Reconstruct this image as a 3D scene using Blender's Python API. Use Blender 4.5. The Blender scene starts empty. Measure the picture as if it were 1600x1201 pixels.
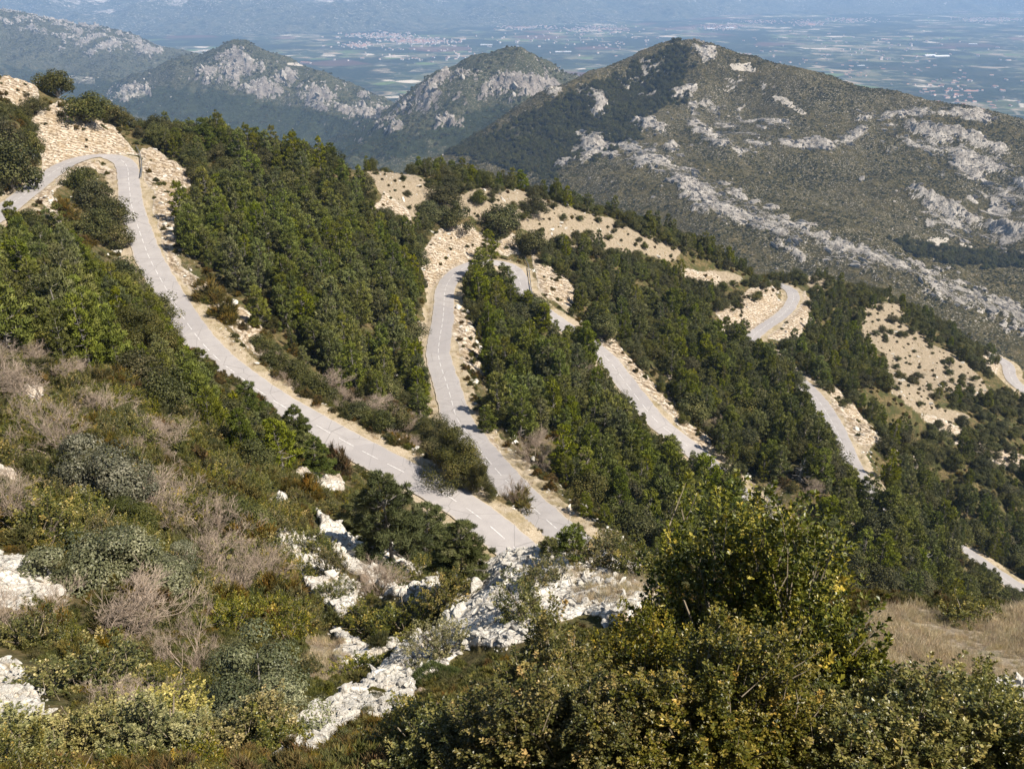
import bpy, math, random
import numpy as np
from mathutils import Vector, Matrix, Euler

random.seed(7)
rng = np.random.default_rng(7)
C = bpy.context.scene.collection
scene = bpy.context.scene
R = math.radians

# ------------------------------------------------------------------ camera
FPX, CX, CY, PITCH = 1400.0, 800.0, 600.5, R(25.2)     # focal length in photo pixels, centre, tilt down
cp, sp = math.cos(PITCH), math.sin(PITCH)
cam_d = bpy.data.cameras.new('camera')
cam_d.sensor_fit = 'HORIZONTAL'
cam_d.angle = 2 * math.atan(800.0 / FPX)
cam_d.clip_start = 0.2
cam_d.clip_end = 80000
cam = bpy.data.objects.new('camera', cam_d)
C.objects.link(cam)
cam.location = (0, 0, 0)
cam.rotation_euler = (R(90) - PITCH, 0, 0)
scene.camera = cam

# ------------------------------------------------------------------ light
SUN_EL, SUN_AZ = R(49), R(114)          # azimuth clockwise from the view direction (+Y)
world = bpy.data.worlds.new('World')
scene.world = world
world.use_nodes = True
nt = world.node_tree
bg = nt.nodes['Background']
sky = nt.nodes.new('ShaderNodeTexSky')
sky.sky_type = 'NISHITA'
sky.sun_disc = False
sky.sun_elevation = SUN_EL
sky.sun_rotation = SUN_AZ
sky.altitude = 1000
nt.links.new(sky.outputs[0], bg.inputs[0])
bg.inputs[1].default_value = 0.05
sun_d = bpy.data.lights.new('sun', 'SUN')
sun_d.energy = 5.0
sun_d.angle = R(0.53)
sun_d.color = (1.0, 0.93, 0.82)
sun = bpy.data.objects.new('sun', sun_d)
C.objects.link(sun)
sdir = Vector((math.sin(SUN_AZ) * math.cos(SUN_EL), math.cos(SUN_AZ) * math.cos(SUN_EL), math.sin(SUN_EL)))
sun.rotation_euler = sdir.to_track_quat('Z', 'Y').to_euler()
sun.location = (60, -20, 80)
scene.view_settings.view_transform = 'Standard'
scene.view_settings.look = 'None'
scene.view_settings.exposure = 0.92
scene.view_settings.gamma = 1.0
scene.cycles.volume_bounces = 1
scene.cycles.max_bounces = 6
scene.cycles.diffuse_bounces = 2
scene.cycles.transparent_max_bounces = 6

# ------------------------------------------------------------------ layout helpers (photo measurements -> metres)
def ray(px, py):
    v = (CY - py) / FPX
    u = (px - CX) / FPX
    q = cp + v * sp
    return u / q, (-sp + v * cp) / q          # x/y and z/y of the sight line

def PT(px, py, Y=None, z=None):
    U, T = ray(px, py)
    if z is not None:
        Y = z / T
    return (U * Y, Y, T * Y)

def proj(x, y, z):
    Zc = y * cp - z * sp
    return CX + FPX * x / Zc, CY - FPX * (y * sp + z * cp) / Zc

# ------------------------------------------------------------------ noise
_P = rng.permutation(4096)
_G = rng.normal(size=(4096, 2))
_G /= np.linalg.norm(_G, axis=1)[:, None]

def noise(x, y):
    xi = np.floor(x).astype(np.int64); yi = np.floor(y).astype(np.int64)
    xf = x - xi; yf = y - yi
    def g(ix, iy, dx, dy):
        h = _P[(_P[ix & 4095] + iy) & 4095]
        v = _G[h]
        return v[..., 0] * dx + v[..., 1] * dy
    u = xf * xf * xf * (xf * (xf * 6 - 15) + 10); v = yf * yf * yf * (yf * (yf * 6 - 15) + 10)
    a = g(xi, yi, xf, yf); b = g(xi + 1, yi, xf - 1, yf)
    c = g(xi, yi + 1, xf, yf - 1); d = g(xi + 1, yi + 1, xf - 1, yf - 1)
    return (a + (b - a) * u + (c - a) * v + (a - b - c + d) * u * v) * 1.5

def fbm(x, y, scale, octs=5, gain=0.5, ridged=False):
    s = 0; amp = 1.0; f = 1.0 / scale
    for k in range(octs):
        n = noise(x * f + 17.3 * k, y * f - 9.1 * k)
        if ridged:
            n = 1 - 2 * np.abs(n)
        s = s + amp * n
        amp *= gain; f *= 2.03
    return s

def sstep(a, b, x):
    t = np.clip((x - a) / (b - a), 0, 1)
    return t * t * (3 - 2 * t)

# ------------------------------------------------------------------ thin plate surface in (x/y, ln y)
class TPS:
    def __init__(self, pts, lam=1e-5):
        P = np.array(pts, float)
        self.c = np.stack([P[:, 0] / P[:, 1], np.log(P[:, 1])], 1)
        val = P[:, 2] / P[:, 1]
        n = len(P)
        d2 = ((self.c[:, None] - self.c[None]) ** 2).sum(-1)
        K = 0.5 * d2 * np.log(d2 + 1e-12) + lam * np.eye(n)
        A = np.zeros((n + 3, n + 3))
        A[:n, :n] = K; A[:n, n] = 1; A[:n, n + 1:] = self.c
        A[n, :n] = 1; A[n + 1:, :n] = self.c.T
        w = np.linalg.solve(A, np.concatenate([val, [0, 0, 0]]))
        self.w, self.a = w[:n], w[n:]
    def __call__(self, U, S):
        sh = U.shape; u = U.ravel(); s = S.ravel()
        out = np.zeros(u.size)
        for i in range(0, u.size, 20000):
            uu = u[i:i + 20000]; ss = s[i:i + 20000]
            d2 = (uu[:, None] - self.c[None, :, 0]) ** 2 + (ss[:, None] - self.c[None, :, 1]) ** 2
            out[i:i + 20000] = (0.5 * d2 * np.log(d2 + 1e-12)) @ self.w + self.a[0] + self.a[1] * uu + self.a[2] * ss
        return out.reshape(sh)
    def grid(self, Us, Ss, k=5):                # evaluate coarse, refine bilinearly
        cu = np.linspace(Us[0], Us[-1], len(Us) // k + 2); cs = np.linspace(Ss[0], Ss[-1], len(Ss) // k + 2)
        UU, SS = np.meshgrid(cu, cs, indexing='ij')
        return bilin(self(UU, SS), cu, cs, *np.meshgrid(Us, Ss, indexing='ij'))

def bilin(G, Us, Ss, U, S):
    fu = np.clip((U - Us[0]) / (Us[1] - Us[0]), 0, len(Us) - 1.001)
    fs = np.clip((S - Ss[0]) / (Ss[1] - Ss[0]), 0, len(Ss) - 1.001)
    i = fu.astype(int); j = fs.astype(int); a = fu - i; b = fs - j
    return (G[i, j] * (1 - a) * (1 - b) + G[i + 1, j] * a * (1 - b) + G[i, j + 1] * (1 - a) * b + G[i + 1, j + 1] * a * b)

# ------------------------------------------------------------------ mesh helpers
def link(name, me, parent=None):
    o = bpy.data.objects.new(name, me)
    C.objects.link(o)
    if parent is not None:
        o.parent = parent
    return o

def np_mesh(name, V, Fc, mats=(), smooth=False, mat_idx=None, color=None):
    """V (n,3); Fc (m,k) all faces with k corners; color (n,4) optional point colour 'tint'"""
    V = np.asarray(V, np.float32); Fc = np.asarray(Fc, np.int32)
    me = bpy.data.meshes.new(name)
    me.vertices.add(len(V)); me.vertices.foreach_set('co', V.ravel())
    m, k = Fc.shape
    me.loops.add(m * k); me.loops.foreach_set('vertex_index', Fc.ravel())
    me.polygons.add(m)
    me.polygons.foreach_set('loop_start', np.arange(0, m * k, k, dtype=np.int32))
    try:
        me.polygons.foreach_set('loop_total', np.full(m, k, np.int32))
    except Exception:
        pass
    if mat_idx is not None:
        me.polygons.foreach_set('material_index', np.asarray(mat_idx, np.int32))
    me.polygons.foreach_set('use_smooth', np.full(m, bool(smooth)))
    if color is not None:
        at = me.attributes.new('tint', 'FLOAT_COLOR', 'POINT')
        at.data.foreach_set('color', np.asarray(color, np.float32).ravel())
    for mt in mats:
        me.materials.append(mt)
    me.update(calc_edges=True)
    me.validate()
    return me

def grid_faces(nu, ns):
    i, j = np.meshgrid(np.arange(nu - 1), np.arange(ns - 1), indexing='ij')
    a = (i * ns + j).ravel()
    return np.stack([a, a + ns, a + ns + 1, a + 1], 1)

def in_poly(px, py, poly):
    r = np.zeros(px.shape, bool)
    n = len(poly)
    for k in range(n):
        x1, y1 = poly[k]; x2, y2 = poly[(k + 1) % n]
        if y1 == y2:
            continue
        c = ((y1 > py) != (y2 > py)) & (px < (x2 - x1) * (py - y1) / (y2 - y1) + x1)
        r ^= c
    return r

def tag(o, label=None, cat=None, group=None, kind=None):
    if label: o['label'] = label
    if cat: o['category'] = cat
    if group: o['group'] = group
    if kind: o['kind'] = kind
    return o

# ------------------------------------------------------------------ materials
def new_mat(name):
    m = bpy.data.materials.new(name)
    m.use_nodes = True
    return m, m.node_tree, m.node_tree.nodes['Principled BSDF']

class NT:
    """small node-tree writer"""
    def __init__(self, t): self.t = t
    def n(self, kind, **kw):
        nd = self.t.nodes.new(kind)
        for k, v in kw.items(): setattr(nd, k, v)
        return nd
    def l(self, a, b): self.t.links.new(a, b)
    def noise(self, vec, scale, detail=4, rough=0.6, dist=0.0):
        nd = self.n('ShaderNodeTexNoise')
        nd.inputs['Scale'].default_value = scale; nd.inputs['Detail'].default_value = detail
        nd.inputs['Roughness'].default_value = rough; nd.inputs['Distortion'].default_value = dist
        if vec is not None: self.l(vec, nd.inputs['Vector'])
        return nd.outputs[0]
    def voro(self, vec, scale, feature='F1', out=0):
        nd = self.n('ShaderNodeTexVoronoi', feature=feature)
        nd.inputs['Scale'].default_value = scale
        if vec is not None: self.l(vec, nd.inputs['Vector'])
        return nd.outputs[out]
    def ramp(self, fac, stops, interp='LINEAR'):
        nd = self.n('ShaderNodeValToRGB')
        cr = nd.color_ramp; cr.interpolation = interp
        while len(cr.elements) < len(stops): cr.elements.new(0.5)
        for e, (p, c) in zip(cr.elements, stops):
            e.position = p
            e.color = (c, c, c, 1) if not hasattr(c, '__len__') else (*c, 1)
        self.l(fac, nd.inputs[0])
        return nd.outputs[0]
    def mix(self, fac, a, b, mode='MIX'):
        nd = self.n('ShaderNodeMix', data_type='RGBA', blend_type=mode)
        for s, v in ((nd.inputs[0], fac), (nd.inputs[6], a), (nd.inputs[7], b)):
            if hasattr(v, 'is_output'): self.l(v, s)
            elif hasattr(v, '__len__'): s.default_value = (*v, 1)
            else: s.default_value = v
        return nd.outputs[2]
    def math(self, op, a, b=None, c=None, clamp=False):
        nd = self.n('ShaderNodeMath', operation=op, use_clamp=clamp)
        for s, v in zip(nd.inputs, (a, b, c)):
            if v is None: continue
            if hasattr(v, 'is_output'): self.l(v, s)
            else: s.default_value = v
        return nd.outputs[0]
    def bump(self, h, strength=0.5, dist=0.1, normal=None):
        nd = self.n('ShaderNodeBump')
        nd.inputs['Strength'].default_value = strength; nd.inputs['Distance'].default_value = dist
        self.l(h, nd.inputs['Height'])
        if normal is not None: self.l(normal, nd.inputs['Normal'])
        return nd.outputs[0]
    def pos(self, scale=None):
        g = self.n('ShaderNodeNewGeometry').outputs['Position']
        if scale is None: return g
        m = self.n('ShaderNodeMapping'); m.inputs['Scale'].default_value = scale
        self.l(g, m.inputs['Vector'])
        return m.outputs[0]

# ------------------------------------------------------------------ roads: (photo x, photo y, height below the eye)
ROAD_W = 4.6
ROADS_PX = [
    # first traverse: in from the left, hairpin at the crest, down to the right, hidden hairpin, second traverse,
    # second hairpin, third traverse, hidden hairpin, fourth traverse over the crest
    [(-60, 372, -37.0), (-30, 354, -37.6), (15, 322, -38.4), (69, 279, -39.4), (100, 257, -40.0), (126, 247, -40.4), (150, 242, -40.7), (172, 243, -41.0),
     (190, 249, -41.3), (200, 261, -41.7), (201, 283, -42.4), (205, 320, -43.6), (215, 353, -44.8), (229, 393, -46.0), (233, 403, -46.2),
     (247, 429, -46.8), (265, 461, -47.4), (280, 487, -47.9), (301, 517, -48.4), (319, 540, -48.8), (346, 567, -49.2),
     (420, 622, -50.2), (466, 648, -50.9), (524, 681, -51.7), (574, 709, -52.2), (631, 737, -52.8), (689, 767, -53.3),
     (749, 806, -53.9), (812, 862, -54.6), (865, 915, -55.2), (905, 948, -55.8), (945, 948, -56.3), (958, 915, -56.8),
     (930, 874, -57.4), (880, 835, -58.0), (824, 785, -58.9), (786, 746, -59.8), (752, 706, -61.0), (730, 676, -62.0),
     (713, 655, -62.6), (708, 634, -63.3), (699, 602, -64.3), (688, 570, -65.4), (684, 552, -66.0), (687, 528, -66.8),
     (692, 501, -67.6), (694, 474, -68.5), (694, 457, -69.0), (700, 440, -69.6), (713, 425, -70.1), (734, 413, -70.6),
     (763, 408, -71.2), (786, 411, -71.7), (802, 419, -72.2), (810, 431, -72.6), (813, 444, -73.0), (820, 462, -73.6), (840, 480, -74.4),
     (871, 502, -75.5), (912, 530, -76.8), (948, 558, -78.0), (971, 589, -79.0), (996, 622, -80.0), (1026, 660, -81.3),
     (1060, 685, -82.4), (1090, 709, -83.4), (1150, 765, -85.2), (1205, 815, -87.0), (1255, 850, -88.6), (1315, 868, -89.8), (1362, 845, -90.8),
     (1372, 805, -91.6), (1352, 764, -92.6), (1330, 728, -94.2), (1318, 698, -95.6), (1305, 668, -97.0), (1292, 645, -98.2), (1277, 623, -99.4),
     (1256, 600, -101.0), (1226, 577, -102.6), (1190, 553, -104.2), (1174, 537, -105.3), (1177, 524, -106.2), (1195, 510, -107.4), (1217, 496, -108.9),
     (1233, 481, -110.4), (1241, 466, -111.8), (1238, 455, -113.0), (1226, 447, -114.2), (1205, 441, -116), (1180, 437, -118)],
    # the far bend on the right and the low traverse that follows it
    [(1540, 553, -140.0), (1556, 558, -140.3), (1570, 564, -140.7), (1577, 573, -141.1), (1577, 585, -141.5), (1584, 597, -142.0), (1604, 612, -142.8), (1650, 640, -144)],
    [(1410, 800, -133.5), (1450, 824, -134.2), (1490, 850, -135.0), (1525, 873, -135.8), (1552, 893, -136.4), (1577, 909, -137.0), (1615, 930, -138.0), (1670, 960, -139.5)],
]

def smooth_poly(P, step=0.5, sig=2.2):
    P = np.array(P, float)
    Q = [P[0]]
    for a, b in zip(P[:-1], P[1:]):
        n = max(1, int(np.linalg.norm(b[:2] - a[:2]) / step))
        for k in range(1, n + 1): Q.append(a + (b - a) * k / n)
    Q = np.array(Q)
    n = int(4 * sig / step)
    ker = np.exp(-0.5 * (np.arange(-n, n + 1) * step / sig) ** 2); ker /= ker.sum()
    pad = np.concatenate([Q[0] + (Q[0] - Q[n:0:-1]), Q, Q[-1] + (Q[-1] - Q[-2:-n - 2:-1])])
    S = np.stack([np.convolve(pad[:, c], ker, 'valid') for c in range(3)], 1)
    # resample at even steps
    d = np.concatenate([[0], np.cumsum(np.linalg.norm(np.diff(S[:, :2], axis=0), axis=1))])
    t = np.arange(0, d[-1], step)
    return np.stack([np.interp(t, d, S[:, c]) for c in range(3)], 1)

ROADS = [smooth_poly([PT(px, py, z=z) for px, py, z in r]) for r in ROADS_PX]

# ------------------------------------------------------------------ hillside surface
HP = []
for px, py, Y in [
    # left slope
    (0, 420, 105), (0, 500, 76), (0, 600, 53), (0, 700, 38), (0, 800, 28), (0, 900, 20.5), (0, 1000, 14.8), (0, 1100, 10.5), (0, 1200, 7.5),
    (200, 470, 105), (200, 540, 78), (200, 600, 62), (200, 700, 46), (200, 800, 33), (200, 900, 24), (200, 1000, 16.5), (200, 1100, 11.3), (200, 1200, 7.4),
    (400, 700, 65), (400, 800, 43), (400, 900, 28), (400, 1000, 18), (400, 1100, 11.4), (400, 1200, 7),
    (300, 600, 75), (500, 760, 61), (600, 810, 59), (640, 885, 43), (540, 850, 38), (600, 930, 27), (600, 1000, 19), (650, 1050, 14), (560, 1140, 9.5), (480, 1180, 7.7),
    (740, 900, 21), (740, 1000, 14.5), (820, 872, 20.5), (930, 888, 19), (1010, 930, 16.5), (1000, 1000, 12.5), (800, 1100, 8), (800, 1200, 5),
    (1100, 1000, 11.5), (1100, 1200, 4.3), (1450, 972, 14.5), (1560, 968, 15), (1640, 960, 15.5), (1530, 1050, 11), (1590, 1130, 8), (1590, 1200, 6),
    (1300, 1200, 4.5), (1300, 1050, 9.5), (1200, 965, 14),
    # crest on the skyline
    (-150, 40, 215), (0, 116, 228), (100, 160, 236), (200, 195, 242), (300, 222, 246), (430, 245, 252), (560, 265, 262), (680, 278, 282), (780, 290, 290), (870, 312, 295),
    (1000, 358, 302), (1100, 393, 315), (1250, 432, 348), (1380, 462, 352), (1450, 500, 345), (1540, 555, 330), (1640, 610, 318), (1750, 660, 300),
    # banks above the hairpins and the field
    (60, 210, 198), (0, 250, 178), (0, 180, 208), (120, 185, 222), (160, 205, 226), (240, 260, 212), (280, 300, 196), (300, 380, 160), (400, 470, 140), (400, 330, 200),
    (500, 300, 225), (500, 400, 180), (560, 500, 155), (600, 600, 130), (720, 380, 242), (700, 350, 246), (760, 330, 256), (640, 320, 242), (600, 312, 236),
    (850, 400, 248), (900, 350, 282), (950, 450, 240), (1000, 400, 280), (1050, 520, 222), (1100, 430, 300), (1150, 480, 284), (1080, 600, 190),
    (1300, 505, 303), (1400, 530, 305), (1450, 600, 272), (1400, 625, 229), (1420, 700, 190), (1500, 700, 226), (1500, 780, 204), (1600, 700, 240), (1600, 800, 212),
    (1000, 800, 103), (1200, 830, 127), (1300, 900, 124), (1400, 870, 144), (1500, 930, 150), (900, 700, 125)]:
    HP.append(PT(px, py, Y))
HP += [(0, 1.2, -1.75), (-3, 1.4, -2.7), (3, 1.4, -1.9), (0, 2.6, -3.1),
       (0, 30, -25), (0, 48, -40), (10, 30, -26.5), (14, 50, -45), (24, 30, -30), (30, 50, -50), (35, 80, -71), (60, 60, -80), (30, 27, -31), (18, 10, -10),
       (-110, 60, -8), (-60, 30, -10), (-28, 12, -8), (-12, 4, -5.5), (-230, 150, -5), (-200, 230, -2), (150, 110, -150), (200, 190, -185), (260, 300, -200)]
# beyond the crest the ground falls into the valley
for px, py, Y in [(-150, 40, 215), (0, 116, 228), (200, 195, 242), (430, 245, 252), (680, 278, 282), (870, 312, 295), (1100, 393, 315), (1250, 432, 348), (1380, 462, 352), (1540, 555, 330), (1750, 660, 300)]:
    x, y, z = PT(px, py, Y)
    HP.append((x * 1.10, y * 1.10, z - 16)); HP.append((x * 1.45, y * 1.45, z - 130)); HP.append((x * 2.0, y * 2.0, z - 330))
for rd in ROADS:
    HP += [tuple(p) for p in rd[::16]]
hill_tps = TPS(HP, 3e-6)

NU, NS = 1050, 1150
HU = np.linspace(-1.05, 1.05, NU); HS = np.linspace(math.log(1.2), math.log(560), NS)
UU, SS = np.meshgrid(HU, HS, indexing='ij')
YY = np.exp(SS); XX = UU * YY
ZZ = hill_tps.grid(HU, HS) * YY
# distance to the nearest road centre line, and the road's height there
RD = np.full(ZZ.shape, 1e3); RZ = np.zeros(ZZ.shape)
dU, dS = HU[1] - HU[0], HS[1] - HS[0]
for rd in ROADS:
    for x, y, z in rd:
        r = 14.0
        i0 = max(0, int((x / y - r / y * 1.7 - HU[0]) / dU)); i1 = min(NU, int((x / y + r / y * 1.7 - HU[0]) / dU) + 2)
        j0 = max(0, int((math.log(y - r) - HS[0]) / dS)); j1 = min(NS, int((math.log(y + r) - HS[0]) / dS) + 2)
        if i1 <= i0 or j1 <= j0: continue
        sx = XX[i0:i1, j0:j1]; sy = YY[i0:i1, j0:j1]
        d = np.hypot(sx - x, sy - y)
        m = d < RD[i0:i1, j0:j1]
        RD[i0:i1, j0:j1][m] = d[m]; RZ[i0:i1, j0:j1][m] = z
# natural roughness away from the road
nat = 0.5 * fbm(XX, YY, 22, 3) * np.clip(YY / 60, 0.12, 1.6) + 0.22 * fbm(XX + 50, YY, 5, 4) * np.clip(YY / 50, 0.35, 1.3)
PXg, PYg = proj(XX, YY, ZZ)
# ---- where the bare rock, the dry grass and the fields are (outlines measured in the photo, edges broken up on the ground)
wx = 9 * fbm(XX * 150 / YY, np.log(YY) * 150, 14, 4); wy = 9 * fbm(XX * 150 / YY + 90, np.log(YY) * 150, 14, 4)
QX, QY = PXg + wx, PYg + wy
ROCK_POLYS = [
    [(52, 188), (75, 163), (130, 170), (165, 188), (208, 226), (222, 240), (150, 236), (110, 240), (75, 262), (58, 240)],
    [(0, 104), (35, 113), (62, 138), (48, 168), (20, 155), (0, 140)],
    [(222, 238), (240, 233), (302, 270), (294, 300), (272, 330), (278, 372), (262, 392), (244, 335), (226, 270)],
    [(245, 345), (264, 388), (297, 428), (332, 450), (382, 490), (407, 520), (417, 555), (474, 608), (455, 614), (390, 562), (350, 512), (310, 472), (270, 427), (250, 385)],
    [(100, 285), (125, 252), (182, 260), (184, 288), (152, 268), (122, 280), (84, 320), (120, 372), (90, 350), (56, 318)],
    [(668, 445), (662, 400), (688, 352), (722, 350), (772, 382), (808, 368), (812, 402), (752, 404), (716, 414), (682, 436)],
    [(583, 338), (602, 298), (640, 328), (644, 362), (625, 338), (600, 334)],
    [(828, 405), (852, 412), (900, 462), (893, 482), (862, 474), (838, 450)],
    [(935, 538), (960, 532), (1012, 590), (1052, 640), (1112, 702), (1098, 712), (1040, 655), (985, 590)],
    [(705, 470), (730, 500), (750, 560), (764, 588), (735, 592), (712, 540), (702, 495)],
    [(730, 668), (770, 688), (792, 742), (852, 790), (892, 816), (882, 828), (820, 768), (772, 718)],
    [(1128, 482), (1170, 452), (1210, 446), (1234, 470), (1195, 502), (1160, 522), (1118, 528)],
    [(1258, 455), (1274, 480), (1258, 522), (1222, 537), (1190, 532), (1230, 505), (1252, 475)],
    [(1250, 590), (1292, 604), (1342, 648), (1377, 684), (1437, 720), (1434, 737), (1400, 707), (1372, 692), (1345, 702), (1318, 662), (1288, 622)],
    [(1545, 520), (1568, 530), (1566, 580), (1550, 580), (1536, 548)], [(1480, 690), (1560, 700), (1600, 715), (1600, 740), (1540, 720)], [(1560, 880), (1600, 890), (1600, 905)],
    [(1060, 410), (1110, 425), (1130, 440), (1090, 445)], [(1040, 560), (1066, 565), (1077, 612), (1050, 638), (1030, 620), (1050, 600)],
    [(1190, 560), (1225, 548), (1240, 570), (1215, 580)], [(1290, 555), (1312, 575), (1325, 590), (1300, 580)], [(1430, 646), (1475, 652), (1515, 680), (1480, 688)],
    [(-80, 860), (60, 878), (105, 940), (80, 964), (40, 955), (-80, 965)], [(-80, 1000), (38, 1046), (74, 1112), (42, 1165), (-80, 1160)], [(-20, 735), (26, 742), (24, 775), (-20, 775)],
    [(424, 830), (452, 822), (522, 880), (562, 930), (557, 957), (530, 972), (488, 922), (452, 890)], [(486, 795), (542, 838), (582, 858), (642, 853), (702, 885), (697, 897), (620, 888), (604, 930), (570, 905), (520, 865)],
    [(466, 748), (528, 738), (538, 766), (500, 778)], [(425, 775), (445, 780), (440, 800), (428, 798)], [(630, 880), (680, 900), (690, 940), (650, 950), (600, 930)],
    [(434, 1215), (448, 1148), (522, 1106), (606, 1050), (618, 1018), (688, 988), (698, 958), (716, 915), (745, 886), (820, 866), (885, 864), (1005, 898), (1028, 936), (965, 985), (905, 965), (805, 1005),
     (728, 1020), (712, 1034), (645, 1074), (645, 1112), (565, 1132), (512, 1168), (490, 1215)],
    [(525, 978), (565, 1012), (625, 1000), (612, 1020), (565, 1045), (528, 1052)], [(1540, 1064), (1600, 1075), (1680, 1120), (1600, 1128), (1556, 1094)],
    [(32, 618), (68, 612), (64, 642), (40, 645)], [(304, 618), (342, 624), (338, 638), (310, 632)], [(165, 455), (215, 460), (205, 475), (170, 470)],
]
TAN_POLYS = [
    [(570, 258), (640, 270), (690, 303), (770, 298), (880, 320), (960, 348), (1066, 386), (1050, 402), (930, 384), (870, 388), (800, 352), (770, 352), (730, 332), (690, 334), (640, 334), (600, 308)],
    [(1348, 480), (1402, 458), (1428, 474), (1402, 502), (1432, 520), (1542, 593), (1554, 612), (1500, 624), (1462, 604), (1446, 606), (1456, 632), (1526, 650), (1480, 664), (1420, 632), (1388, 612), (1384, 560), (1348, 522)],
    [(1312, 648), (1348, 658), (1373, 690), (1352, 722), (1334, 732)],
    [(1340, 965), (1430, 945), (1480, 970), (1600, 955), (1760, 955), (1760, 1110), (1600, 1085), (1540, 1066), (1400, 1085), (1340, 1045)],
    [(-60, 425), (40, 420), (98, 445), (60, 463), (-60, 455)], [(890, 905), (940, 905), (1010, 900), (1050, 930), (990, 980), (900, 950)], [(850, 440), (880, 470), (930, 520), (900, 500), (850, 460)],
    [(470, 1000), (530, 1010), (560, 1060), (500, 1080)], [(785, 720), (850, 785), (820, 770)], [(1080, 420), (1160, 430), (1150, 450), (1090, 440)],
    [(1250, 420), (1290, 440), (1280, 460), (1255, 445)], [(215, 385), (235, 400), (250, 440), (240, 445)],
]
def mask(polys, feather):
    m = np.zeros(ZZ.shape, bool)
    for p in polys:
        xs = [q[0] for q in p]; ys = [q[1] for q in p]
        sel = (QX > min(xs) - 1) & (QX < max(xs) + 1) & (QY > min(ys) - 1) & (QY < max(ys) + 1)
        m[sel] |= in_poly(QX[sel], QY[sel], p)
    f = m.astype(np.float32)
    for _ in range(feather):                   # soften a little
        f[1:-1, 1:-1] = (f[1:-1, 1:-1] * 2 + f[:-2, 1:-1] + f[2:, 1:-1] + f[1:-1, :-2] + f[1:-1, 2:]) / 6
    return f
MROCK = mask(ROCK_POLYS, 2); MTAN = mask(TAN_POLYS, 3)
# rock stands proud and broken
crag = fbm(XX, YY, 2.4, 4, 0.55, ridged=True)
nat = nat + MROCK * (0.22 * crag * np.clip(YY / 30, 0.5, 1.8) + 0.12)
ledge = np.abs(((ZZ * 0.55 + XX * 0.22 + 0.8 * fbm(XX, YY, 9, 2)) % 1.0) - 0.35)
nat = nat + MROCK * (ledge - 0.3) * 0.7 * np.clip(YY / 60, 0.3, 1.5)
HALF = ROAD_W / 2
k = sstep(HALF + 0.9, HALF + 7.0, RD)
HZ = np.where(RD < 100, (RZ - 0.16) * (1 - k) + (ZZ + nat) * k, ZZ + nat)
HZ -= 0.25 * sstep(HALF + 0.3, HALF + 1.0, RD) * (1 - sstep(HALF + 1.2, HALF + 2.4, RD)) * (0.5 + fbm(XX, YY, 4, 2))
SHOULDER = (1 - sstep(HALF + 1.2, HALF + 3.0 + 1.5 * fbm(XX, YY, 6, 3), RD)).astype(np.float32)
HT = HZ / YY

def ground(x, y):
    """height of the hillside at a place"""
    return bilin(HZ, HU, HS, np.asarray(x) / np.asarray(y), np.log(y))

HMAX = np.maximum.accumulate(HT, axis=1)
def hit(px, py):
    """where the sight line through a photo point meets the hillside"""
    U, T = ray(px, py)
    fu = (U - HU[0]) / dU; i = int(fu); a = fu - i
    prof = HT[i] * (1 - a) + HT[i + 1] * a
    j = np.argmax(prof[60:] >= T) + 60
    if prof[j] < T: return None
    t0, t1 = prof[j - 1], prof[j]
    f = 0 if t1 == t0 else (T - t0) / (t1 - t0)
    y = math.exp(HS[j - 1] + f * dS)
    return U * y, y, T * y

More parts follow.
